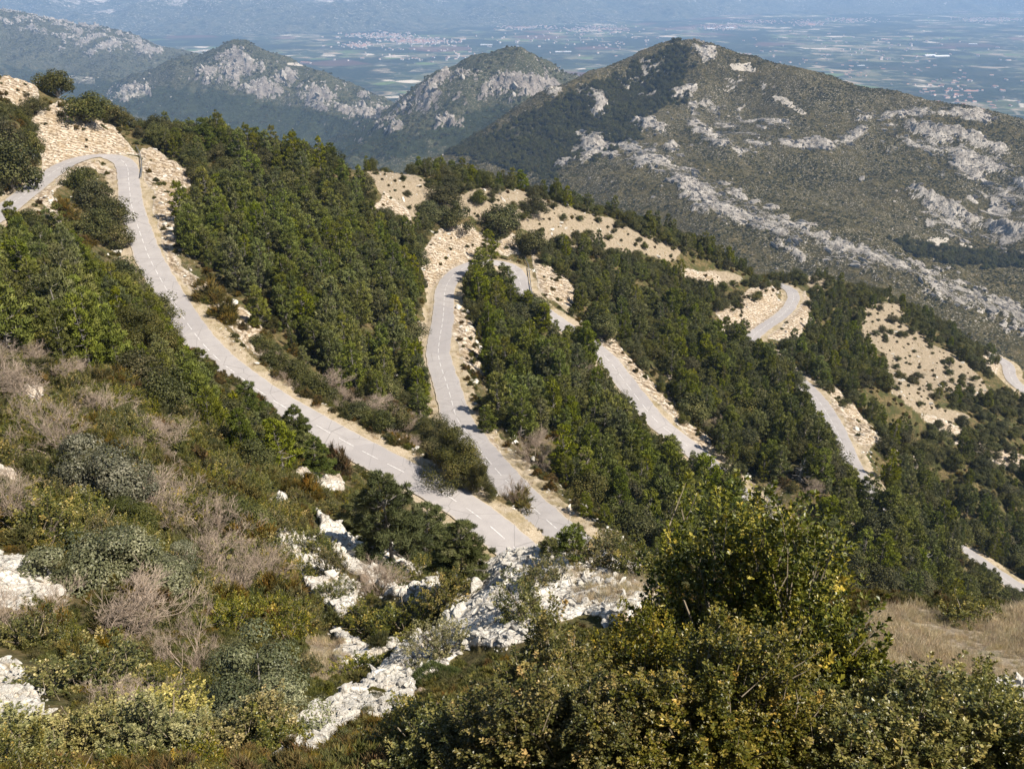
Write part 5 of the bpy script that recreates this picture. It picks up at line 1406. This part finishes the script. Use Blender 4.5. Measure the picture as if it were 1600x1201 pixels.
# say of each filled-in plant how tall it is among its kind there, its colour and in which part of its stand it grows
groups_ = {}
for p in PLANTS:
    if p[8] and not p[7].startswith('tall'): groups_.setdefault(p[8], []).append(p)
for g_, lst in groups_.items():
    Q = np.array([proj(p[1], p[2], p[3] + 1) for p in lst]); H_ = np.array([p[5] for p in lst])
    y1, y2 = np.percentile(Q[:, 1], [34, 67]); xm = np.median(Q[:, 0]); h1, h2 = np.percentile(H_, [33, 70])
    for p, q, h in zip(lst, Q, H_):
        size = 'small' if h < h1 else 'tall' if h > h2 else 'middling'
        noun = {'pine': ('dark', 'pale', 'yellowish', 'dark', 'pale', 'dark')[p[9] % 6] + ' pine', 'oak': 'dark oak', 'box': 'olive box shrub', 'bare': 'leafless shrub', 'rust': 'rusty shrub', 'olive': 'olive shrub'}[p[0]]
        vert = 'upper' if q[1] < y1 else 'middle' if q[1] < y2 else 'lower'
        where = p[7][len(WORDS[p[0]]) + 1:]
        lab = f"{size} {noun} {where}, {vert} {'left' if q[0] < xm else 'right'}"
        assert len(lab.split()) <= 16, lab
        p[7] = lab

# --- build: the plants that show largest stand as objects; past the limit the rest of a kind is one object of cover
def show_size(p):
    kind, x, y, z, sx, sz = p[:6]
    px, py = proj(x, y, z + KIND[kind]['H'] * sz * 0.5)
    s = KIND[kind]['H'] * sz * px_size(y, z)
    return s if -20 < px < 1620 and -20 < py < 1230 else -s
LIMIT = 297
by_name = {}
for p in PLANTS: by_name.setdefault(KIND[p[0]]['name'], []).append(p)
FIRST = {}
seen_label = {}
for p in PLANTS: seen_label[p[7]] = seen_label.get(p[7], 0) + 1
for name, lst in by_name.items():
    lst.sort(key=lambda p: -show_size(p))
    for rank, p in enumerate(lst):
        kind, x, y, z, sx, sz, turn, lab, grp, var = p
        K = KIND[kind]; T = K['t'][var % len(K['t'])]
        size = show_size(p)
        if size > 0 and rank < LIMIT:
            if 'crown' in T and size > 46 and not (len(lst) > LIMIT and LIMIT - 24 <= rank):
                o = link(K['name'], None)
                link(T['wn'], T['wood'], o); c_ = link(T['cn'], T['crown'], o)
            else:
                o = link(K['name'], T['both'])
                FIRST.setdefault((kind, var % len(K['t'])), o)
            o.location = (x, y, z); o.scale = (sx, sx, sz); o.rotation_euler = (rng.normal() * 0.04, rng.normal() * 0.04, turn)
            tag(o, lab, K['cat'], grp if seen_label[lab] > 1 else (grp or None))
        else:
            p.append('rest')
for kind, cover in (('pine', 'pine_wood'), ('oak', 'oak_wood'), ('box', 'box_thicket'), ('olive', 'olive_thicket'), ('rust', 'rusty_thicket'), ('bare', 'bare_thicket')):
    rest = [p for p in PLANTS if p[0] == kind and p[-1] == 'rest']
    tm = [(v, FIRST[(kind, v)]) for v in range(len(KIND[kind]['t'])) if (kind, v) in FIRST]
    if not rest or not tm: continue
    which = [p[9] % len(tm) for p in rest]
    scatter_stuff(cover, [(p[1], p[2], p[3]) for p in rest], np.array([p[6] for p in rest]), [(p[4], p[4], p[5]) for p in rest], which, [o for _, o in tm], 0.04)

for i, (x, y, h, w_, kind, lab) in enumerate(HERO):
    T = HM[kind][i % 2]; W0, H0 = HSZ[kind]
    z = float(ground(np.array([x]), np.array([y]))[0])
    o = link('box_shrub', None)
    link('stem', T['wood'], o); link('foliage', T['crown'], o)
    o.location = (x, y, z - 0.03); o.scale = (w_ / W0, w_ / W0, h / H0); o.rotation_euler = (0, 0, 1.3 * i)
    tag(o, lab, 'shrub')
print('PLANTS', N_ALL, {k: len(v) for k, v in by_name.items()})

# ------------------------------------------------------------------ low cover between the plants
def cover_points(n, y0, y1, dens, power=1.0):
    """random points on the visible hillside, denser near the viewer"""
    Y = np.exp(rng.uniform(math.log(y0), math.log(y1), n)); U = rng.uniform(-0.85, 0.85, n)
    X = U * Y; Z = ground(X, Y)
    px, py = proj(X, Y, Z)
    fu = np.clip(((U - HU[0]) / dU).astype(int), 0, NU - 1); fs = np.clip(((np.log(Y) - HS[0]) / dS).astype(int), 1, NS - 1)
    ok = (px > -60) & (px < 1660) & (py > 60) & (py < 1260) & (HMAX[fu, fs - 1] <= (Z + 0.5) / Y) & (RD[fu, fs] > HALF + 0.9)
    i = np.nonzero(ok)[0]
    return X[i], Y[i], Z[i], MROCK[fu, fs][i], MTAN[fu, fs][i], RD[fu, fs][i], px[i], py[i]
X, Y, Z, rk, tn, rd, px, py = cover_points(60000, 4, 330, 1)
pat = noise(X / 3.1 * 20 / (20 + Y * 0.05), Y / 3.1)
for ox, oy in ((.5, 0), (-.5, 0), (0, -.7), (0, .5)): rk = np.maximum(rk, bilin(MROCK, HU, HS, (X + ox * np.clip(Y / 30, .3, 1)) / (Y + oy), np.log(Y + oy)))
keep = ((rk < 0.3) & (tn < 0.3) & (rd > HALF + 1.6) & (rng.random(len(X)) < 0.42 + 0.35 * pat)) | ((rk > 0.3) & (Y > 70) & (rd > HALF + 1.8) & (rng.random(len(X)) < 0.2 + 0.3 * pat)) | ((tn > 0.4) & (Y > 70) & (rng.random(len(X)) < 0.05))
X1, Y1, Z1 = X[keep], Y[keep], Z[keep]
tms = [FIRST[(k, v)] for k in ('olive', 'rust') for v in range(3) if (k, v) in FIRST]
nol = sum(1 for v in range(3) if ('olive', v) in FIRST)
sc = rng.uniform(0.25, 0.6, len(X1)) * np.clip(Y1 / 55, 0.5, 1.7)
ru = noise(X1 / 9, Y1 / 9) + rng.normal(size=len(X1)) * 0.25 > 0.22
wh = np.where(ru, nol + rng.integers(0, len(tms) - nol, len(X1)), rng.integers(0, nol, len(X1)))
scatter_stuff('low_scrub', np.stack([X1, Y1, Z1 - 0.04], 1), rng.uniform(0, 6.28, len(X1)), np.stack([sc, sc, sc * rng.uniform(0.6, 1.0, len(X1))], 1), wh, tms)

# dry grass tussocks: near field, rock crest and the verges
gr = link('grass_tussock', make_grass(300, 90, 0.34, 0.15).mesh('grass_tussock', M_GRASS))
gx, gy, gz = hit(1450, 1010); gr.location = (gx, gy, gz)
tag(gr, 'tuft of dry straw coloured grass in the near field at the right', 'grass tuft')
m2 = (tn > 0.4) & (Y < 40); m3 = (tn > 0.4) & (Y >= 40) & (rng.random(len(X)) < 0.25); m4 = (rd < HALF + 4) & (rng.random(len(X)) < 0.5) & (Y > 40)
sel = m2 | m3 | m4
Xg, Yg = X[sel], Y[sel]
rep = 5
Xg = np.concatenate([Xg + rng.normal(size=len(Xg)) * 0.022 * Yg for _ in range(rep)]); Yg = np.concatenate([Yg + rng.normal(size=len(Yg)) * 0.022 * Yg for _ in range(rep)])
rdg = bilin(RD, HU, HS, Xg / Yg, np.log(Yg)); tg = bilin(MTAN, HU, HS, Xg / Yg, np.log(Yg))
q = (rdg > HALF + 0.6) & ((tg > 0.3) | (Yg > 40)); Xg, Yg = Xg[q], Yg[q]
pg = noise(Xg / 1.3, Yg / 1.3)
q = (Yg > 40) | (rng.random(len(Xg)) < 0.5 + 0.5 * pg); Xg, Yg, pg = Xg[q], Yg[q], pg[q]
sg = (0.75 + 0.5 * pg) * rng.uniform(0.4, 1.2, len(Xg)) * np.clip(Yg / 60, 0.55, 1.8)
scatter_stuff('dry_grass', np.stack([Xg, Yg, ground(Xg, Yg)], 1), rng.uniform(0, 6.28, len(Xg)), np.stack([sg, sg, sg], 1), np.zeros(len(Xg)), [gr])

# ------------------------------------------------------------------ stones
ROCKS = [(318, 706, 24, (1.1, .8, .9), M_LIME, 'white boulder alone in the scrub of the left slope'),
         (545, 1192, 40, (1.3, .9, .8), M_BROWN, 'brownish angular rock at the bottom beside the white rock rib'),
         (588, 1200, 26, (1.5, 1, .7), M_LIME, 'pale flat rock right of the brownish rock at the bottom'),
         (972, 968, 20, (1.1, .8, .8), M_BROWN, 'brown block lying on the dry grass of the rock crest'),
         (654, 1092, 24, (1.0, .8, .9), M_BROWN, 'pinkish brown block below the cushion plant on the white rib'),
         (515, 900, 16, (1, .9, .9), M_LIME, 'white block on the rubble, left of the twisted shrub'),
         (570, 905, 14, (1, .9, .9), M_BROWN, 'light brown block on the rubble beside the twisted shrub'),
         (652, 922, 18, (1.1, .9, .8), M_LIME, 'white block on the rubble, right of the twisted shrub'),
         (634, 862, 13, (1.2, .9, .8), M_LIME, 'white block at the foot of the pine row'),
         (952, 816, 6, (1.1, .9, .9), M_LIME, 'small white stone on the verge of the second traverse'),
         (738, 922, 30, (1.0, .8, 1.1), M_LIME, 'upright white block forming the step of the rock rib'),
         (720, 955, 22, (1.2, .9, .8), M_LIME, 'white block at the foot of the rock step')]
RK = []
for i, (px_, py_, h, dim, mt, lab) in enumerate(ROCKS):
    x, y, z = hit(px_, py_)
    me = make_rock(400 + i, *dim, mat=mt)
    o = link('boulder', me); s = h / px_size(y, z) / (2 * dim[2]) * 1.25
    o.location = (x, y, z + s * dim[2] * 0.35); o.scale = (s, s, s); o.rotation_euler = (rng.normal() * 0.2, rng.normal() * 0.2, rng.uniform(0, 6))
    tag(o, lab, 'rock')
    if mt is M_LIME and i not in (9,): RK.append(o)
X, Y, Z, rk, tn, rd, px, py = cover_points(90000, 5, 320, 1)
sel = ((rk > 0.35) & (rng.random(len(X)) < np.where(Y > 60, 0.16, 0.95))) | ((tn > 0.4) & (Y > 40) & (rng.random(len(X)) < 0.3)) | ((rd < HALF + 4.5) & (rd > HALF + 1.2) & (rng.random(len(X)) < 0.35))
X, Y, Z = X[sel], Y[sel], Z[sel]
ext = 2
X = np.concatenate([X + rng.normal(size=len(X)) * 0.006 * Y for _ in range(ext)]); Y = np.concatenate([Y + rng.normal(size=len(Y)) * 0.006 * Y for _ in range(ext)])
q = bilin(RD, HU, HS, X / Y, np.log(Y)) > HALF + 1.0; X, Y = X[q], Y[q]; Z = ground(X, Y)
s = 0.05 * np.clip(rng.pareto(2.2, len(X)) + 0.45, 0.4, 5.0) * np.clip(Y / 26, 0.6, 4.0)
scatter_stuff('limestone_rubble', np.stack([X, Y, Z + s * 0.1], 1), rng.uniform(0, 6.28, len(X)), np.stack([s, s * rng.uniform(.6, 1, len(X)), s * rng.uniform(.45, .9, len(X))], 1), rng.integers(0, len(RK), len(X)), RK, 0.3)

# grey crag blocks for the mountain across the valley: two of them stand on its near rock rib
M_CRAG = rock_mat('grey_crag', (0.15, 0.13, 0.112), (0.35, 0.315, 0.275), (0.48, 0.445, 0.395))
RKM = []
for i, (u, v, sc_, lab) in enumerate([(640, 420, 5.5, 'big grey crag on the mountain face across the valley'), (520, 380, 5.0, 'grey block on the mountain slope across the valley'), (450, 430, 4.5, 'weathered grey rock tooth on the mountain across the valley')]):
    o = link('crag', make_rock(460 + i, 1.2, 0.8, 1.1, 10, M_CRAG, 'crag'))
    o.location = (float(MX[u, v]), float(MY[u, v]), float(MZ[u, v]) + 1.0); o.scale = (sc_, sc_, sc_); tag(o, lab, 'rock')
    RKM.append(o)

# green cushion plants on the rib
def cushion(px_, py_, w_, lab, mat=M_CUSHION):
    x, y, z = hit(px_, py_)
    W = w_ / px_size(y, z)
    r = np.random.default_rng(int(px_))
    s_ = Soup(); n = 9000
    d = rand_dirs(r, n); d[:, 2] = np.abs(d[:, 2])
    lump = 1 + 0.08 * np.sin(3 * np.arctan2(d[:, 1], d[:, 0]) + 1) + 0.05 * np.sin(6 * d[:, 0] + 4 * d[:, 1])
    base = d * np.array([W * .5, W * .45, W * .34]) * lump[:, None] * r.uniform(0.85, 1, n)[:, None]
    s_.add(*blades(r, base, unit(d + np.array([[0, 0, .35]]) + rand_dirs(r, n) * .4), W * 0.05 * r.uniform(.6, 1.3, n), W * 0.008, np.clip(r.normal(.45, .22, n), 0, 1)))
    o = link('cushion_plant', s_.mesh('cushion_plant', mat)); o.location = (x, y, z - 0.03); tag(o, lab, 'plant')
cushion(684, 1068, 84, 'smooth green cushion plant on the white rock rib')
cushion(586, 1086, 36, 'small reddish green cushion plant lower on the white rock rib', M_OLIVE)
# ------------------------------------------------------------------ bushes, trees and crags on the big mountain
def on_grid(X, Y, Z, n, ok=None):
    T = Z / Y
    vis = np.ones(T.shape, bool); vis[:, 1:] = np.maximum.accumulate(T, axis=1)[:, :-1] <= T[:, 1:] + 0.002
    px, py = proj(X, Y, Z)
    vis &= (px > -40) & (px < 1640) & (py < 620)
    if ok is not None: vis &= ok
    w = np.where(vis, Y * Y, 0).ravel(); w = w / w.sum()
    i = rng.choice(len(w), n, p=w)
    return i
def put(name, i, s, sz, which, tmpl, tilt, sink, strike=None):
    jx, jy = rng.normal(size=(2, len(i))) * 1.2
    P = np.stack([MX.ravel()[i] + jx, MY.ravel()[i] + jy, MZ.ravel()[i] - s * sink], 1)
    if strike is None:
        return scatter_stuff(name, P, rng.uniform(0, 6.28, len(i)), np.stack([s, s, s * sz], 1), which, tmpl, tilt)
    return scatter_stuff(name, P, strike + rng.normal(size=len(i)) * 0.3, np.stack([s * rng.uniform(1.2, 3.2, len(i)), s, s * sz], 1), which, tmpl, tilt)
PXm, PYm = proj(MX, MY, MZ)
patch = fbm(MX, MY, 140, 4) + 0.6 * fbm(MX, MY, 30, 3)
WOODM = screen_mask(MX, MY, MZ, [[(700, 240), (790, 195), (860, 160), (960, 120), (1010, 88), (1050, 70), (1085, 70), (1075, 100), (1060, 140), (1085, 150), (1000, 185), (960, 210), (890, 240), (860, 280), (780, 260)],
                                 [(1390, 372), (1450, 388), (1540, 396), (1640, 400), (1640, 420), (1500, 415), (1430, 400)], [(870, 250), (960, 200), (1010, 195), (1000, 215), (920, 250)]], 14, 16)
OAKS = [FIRST[('oak', v)] for v in range(5) if ('oak', v) in FIRST]
i = on_grid(MX, MY, MZ, 30000, (MR < 0.4) & (patch + rng.normal(size=MX.shape) * 0.25 > 0.2))
s = rng.uniform(0.22, 0.55, len(i))
put('mountain_scrub', i, s, rng.uniform(0.6, 0.9, len(i)), rng.integers(0, len(OAKS), len(i)), OAKS, 0.1, 0.6)
i = on_grid(MX, MY, MZ, 3600, (WOODM > 0.5) & (MR < 0.5))
s = rng.uniform(0.8, 1.7, len(i))
put('mountain_wood', i, s, rng.uniform(0.9, 1.3, len(i)), rng.integers(0, len(OAKS), len(i)), OAKS, 0.05, 0.8)
i = on_grid(MX, MY, MZ, 9000, (MR > 0.25))
s = np.clip(0.65 * (rng.pareto(2.4, len(i)) + 0.6), 0.4, 3.2)
put('mountain_crags', i, s, rng.uniform(0.6, 1.3, len(i)), rng.integers(0, len(RKM), len(i)), RKM, 0.12, 0.25, R(-58))
i = on_grid(MX, MY, MZ, 5500, (MR < 0.3) & (patch < 0.1) & (fbm(MX, MY, 60, 4) > 0.05))
s = np.clip(0.45 * (rng.pareto(2.4, len(i)) + 0.6), 0.3, 3)
put('mountain_stones', i, s, rng.uniform(0.5, 1.1, len(i)), rng.integers(0, len(RKM), len(i)), RKM, 0.25, 0.1)

def hput(name, i, s, sz, tmpl, tilt, sink):
    P = np.stack([HX2.ravel()[i] + rng.normal(size=len(i)) * 3, HY2.ravel()[i] + rng.normal(size=len(i)) * 3, HZ2.ravel()[i] - s * sink], 1)
    scatter_stuff(name, P, rng.uniform(0, 6.28, len(i)), np.stack([s, s, s * sz], 1), rng.integers(0, len(tmpl), len(i)), tmpl, tilt)
hp_ = fbm(HX2, HY2, 320, 5, 0.6)
i = on_grid(HX2, HY2, HZ2, 26000, (HR2 < 0.3) & (hp_ + rng.normal(size=HX2.shape) * 0.3 > -0.05))
hput('hill_wood', i, rng.uniform(0.8, 2.2, len(i)), rng.uniform(0.6, 1.0, len(i)), OAKS, 0.05, 0.8)
i = on_grid(HX2, HY2, HZ2, 6000, (HR2 > 0.25))
hput('hill_crags', i, np.clip(2.2 * (rng.pareto(2.4, len(i)) + 0.6), 1.5, 12), rng.uniform(0.7, 1.6, len(i)), RKM, 0.25, 0.2)
i = on_grid(HX2, HY2, HZ2, 5000, (HR2 < 0.25) & (hp_ < 0.1))
hput('hill_stones', i, np.clip(1.3 * (rng.pareto(2.4, len(i)) + 0.6), 1, 7), rng.uniform(0.5, 1.0, len(i)), RKM, 0.25, 0.1)

# ------------------------------------------------------------------ guardrails
def steel():
    m, t, b = new_mat('galvanised_steel'); w = NT(t)
    n = w.noise(w.pos(), 4, 4, 0.6)
    w.l(w.ramp(n, [(0.3, (0.22, 0.23, 0.24)), (0.7, (0.46, 0.47, 0.48))]), b.inputs['Base Color'])
    b.inputs['Metallic'].default_value = 0.7; b.inputs['Roughness'].default_value = 0.45
    return m
M_STEEL = steel()
def guardrail(pix, label, h=0.78):
    P = np.array([hit(*p) for p in pix])
    P = smooth_poly(P, 0.5, 0.8)
    P[:, 2] = ground(P[:, 0], P[:, 1])
    P[:, 2] = np.convolve(np.pad(P[:, 2], 5, 'edge'), np.ones(11) / 11, 'valid')
    root = link('guardrail', None); root.location = P[0]
    Q = P - P[0]
    d = np.gradient(Q, axis=0)[:, :2]; d /= np.linalg.norm(d, axis=1)[:, None]
    nr = np.stack([d[:, 1], -d[:, 0]], 1)
    prof = [(0.0, -0.155), (0.075, -0.115), (0.075, -0.06), (0.0, -0.02), (0.0, 0.02), (0.075, 0.06), (0.075, 0.115), (0.0, 0.155), (-0.012, 0.155), (-0.012, 0.02), (0.06, 0.09), (-0.012, -0.02), (0.06, -0.09), (-0.012, -0.155)]
    prof = prof[:8] + [(x - 0.01, z) for x, z in prof[:8][::-1]]
    k = len(prof)
    V = np.stack([np.concatenate([Q[:, :2] + nr * o, (Q[:, 2] + h - 0.16 + zz)[:, None]], 1) for o, zz in prof], 1)
    i, j = np.meshgrid(np.arange(len(Q) - 1), np.arange(k), indexing='ij'); j2 = (j + 1) % k
    Fq = np.stack([i * k + j, i * k + j2, (i + 1) * k + j2, (i + 1) * k + j], -1).reshape(-1, 4)
    link('rail', np_mesh('rail', V.reshape(-1, 3), Fq, [M_STEEL]), root)
    pv_, pf_ = tube([(0, 0, -0.4), (0, 0, h)], [0.06, 0.06], 4)
    pm = np_mesh('post', np.concatenate([pv_, pv_[-4:]]), np.concatenate([pf_, [[8, 9, 10, 11]]]), [M_STEEL])
    for q in range(0, len(Q), 4):
        o = link('post', pm, root); o.location = (Q[q, 0] - nr[q, 0] * 0.08, Q[q, 1] - nr[q, 1] * 0.08, Q[q, 2])
        o.rotation_euler = (0, 0, math.atan2(d[q, 1], d[q, 0]))
    tag(root, label, 'guardrail')
guardrail([(213, 231), (218, 240), (221, 254), (222, 268), (220, 281)], 'grey steel guardrail on the outside of the upper hairpin')
guardrail([(820, 402), (824, 414), (827, 430), (829, 447), (831, 462)], 'weathered steel guardrail on the outside of the middle hairpin')

# ------------------------------------------------------------------ buildings far away on the plain
def plaster(name, c):
    m, t, b = new_mat(name); w = NT(t)
    n = w.noise(w.pos(), 0.02, 3)
    w.l(w.ramp(n, [(0.3, tuple(v * 0.85 for v in c)), (0.7, c)]), b.inputs['Base Color']); b.inputs['Roughness'].default_value = 0.9
    return m
M_WHITE, M_TILE, M_SHEET = plaster('white_plaster', (0.56, 0.53, 0.48)), plaster('clay_tiles', (0.42, 0.20, 0.13)), plaster('pale_sheet_roof', (0.78, 0.77, 0.76))
def wall_mesh(L, W, H):
    V = [(-L/2, -W/2, -2), (L/2, -W/2, -2), (L/2, W/2, -2), (-L/2, W/2, -2), (-L/2, -W/2, H), (L/2, -W/2, H), (L/2, W/2, H), (-L/2, W/2, H)]
    return np_mesh('wall', V, [(0, 1, 5, 4), (1, 2, 6, 5), (2, 3, 7, 6), (3, 0, 4, 7), (4, 5, 6, 7)], [M_WHITE])
def roof_mesh(L, W, H, rise, mat):
    e = 0.6
    V = [(-L/2-e, -W/2-e, H+.05), (L/2+e, -W/2-e, H+.05), (L/2+e, W/2+e, H+.05), (-L/2-e, W/2+e, H+.05), (-L/2-e, 0, H+rise), (L/2+e, 0, H+rise)]
    return np_mesh('roof', V, [(0, 1, 5, 4), (2, 3, 4, 5), (0, 3, 2, 1), (0, 4, 3, 3), (1, 2, 5, 5)][:3], [mat])
def on_plain(px, py):
    U, T = ray(px, py); Y = PLAIN_Z / T
    return U * Y, Y
FARM = [(1516, 144, 90, 26, 'tile', 'long farm shed with a reddish roof on the plain near the right edge'), (1470, 89, 150, 40, 'sheet', 'large white sheds on the plain above the bare reddish field, right part'), (1452, 88, 110, 40, 'sheet', 'large white shed on the plain above the bare reddish field, left part'),
        (1140, 45, 120, 40, 'sheet', 'white industrial building on the plain above the mountain top, right of a pair'), (1110, 46, 90, 40, 'sheet', 'white industrial building on the plain above the mountain top, left of a pair'), (1268, 40, 90, 50, 'tile', 'pale hamlet block on the plain right of the mountain top'),
        (1385, 63, 100, 26, 'tile', 'farm building on the plain halfway along the right side'), (1345, 104, 60, 16, 'sheet', 'narrow white greenhouse on the plain right of the mountain'), (1520, 70, 80, 20, 'sheet', 'white farm shed on the plain near the upper right'), (1575, 95, 50, 16, 'tile', 'small farmhouse on the plain at the right edge'),
        (880, 82, 150, 22, 'sheet', 'long white greenhouse on the plain between the two rocky hills'), (760, 71, 120, 22, 'sheet', 'white greenhouse on the plain above the rocky hill'), (740, 108, 70, 18, 'sheet', 'white shed just behind the top of the rocky hill'), (478, 99, 90, 30, 'tile', 'pale building on the plain right of the pointed hill'), (285, 42, 110, 50, 'sheet', 'white building at the foot of the far range on the left')]
for px, py, L, W, rf, lab in FARM:
    x, y = on_plain(px, py)
    b = link('farm_building', None); b.location = (x, y, PLAIN_Z); b.rotation_euler = (0, 0, rng.uniform(-0.35, 0.35))
    link('wall', wall_mesh(L, W, 7), b); link('roof', roof_mesh(L, W, 7, W * 0.16, M_TILE if rf == 'tile' else M_SHEET), b)
    tag(b, lab, 'building')
# the towns: too many and too small to count
tv, tf, ti = [], [], []
n0 = 0
TOWNS = [(655, 65, 55, 5, 280), (560, 72, 30, 4, 90), (590, 56, 60, 5, 160), (820, 43, 40, 4, 150), (930, 46, 60, 6, 150), (1130, 44, 40, 4, 130), (1265, 38, 25, 4, 120), (1330, 32, 50, 4, 120), (1550, 31, 60, 5, 200), (1200, 35, 60, 4, 100), (1470, 24, 40, 5, 120), (1300, 95, 260, 55, 200), (900, 62, 160, 25, 120), (680, 85, 120, 20, 60), (1500, 150, 90, 40, 90)]
for cx, cy, wx_, wy_, n in TOWNS:
    for _ in range(n):
        px = cx + rng.normal() * wx_ * 0.5; py = min(190, max(14, cy + rng.normal() * wy_ * 0.5))
        x, y = on_plain(px, py); L, W, H = rng.uniform(12, 34), rng.uniform(9, 16), rng.uniform(5, 12)
        if y > 14500: continue
        a = rng.uniform(0, 3.14); ca, sa = math.cos(a), math.sin(a)
        B = np.array([(-L/2, -W/2, -3), (L/2, -W/2, -3), (L/2, W/2, -3), (-L/2, W/2, -3), (-L/2, -W/2, H), (L/2, -W/2, H), (L/2, W/2, H), (-L/2, W/2, H), (-L/2, 0, H + 3), (L/2, 0, H + 3)])
        V = np.stack([B[:, 0] * ca - B[:, 1] * sa + x, B[:, 0] * sa + B[:, 1] * ca + y, B[:, 2] + PLAIN_Z], 1)
        tv.append(V); tf.append(np.array([(0, 1, 5, 4), (1, 2, 6, 5), (2, 3, 7, 6), (3, 0, 4, 7), (4, 5, 9, 8), (6, 7, 8, 9)]) + n0); ti += [0, 0, 0, 0, 1, 1]; n0 += 10
tag(link('town_houses', np_mesh('town_houses', np.concatenate(tv), np.concatenate(tf), [M_WHITE, M_TILE], mat_idx=np.array(ti))), kind='stuff')
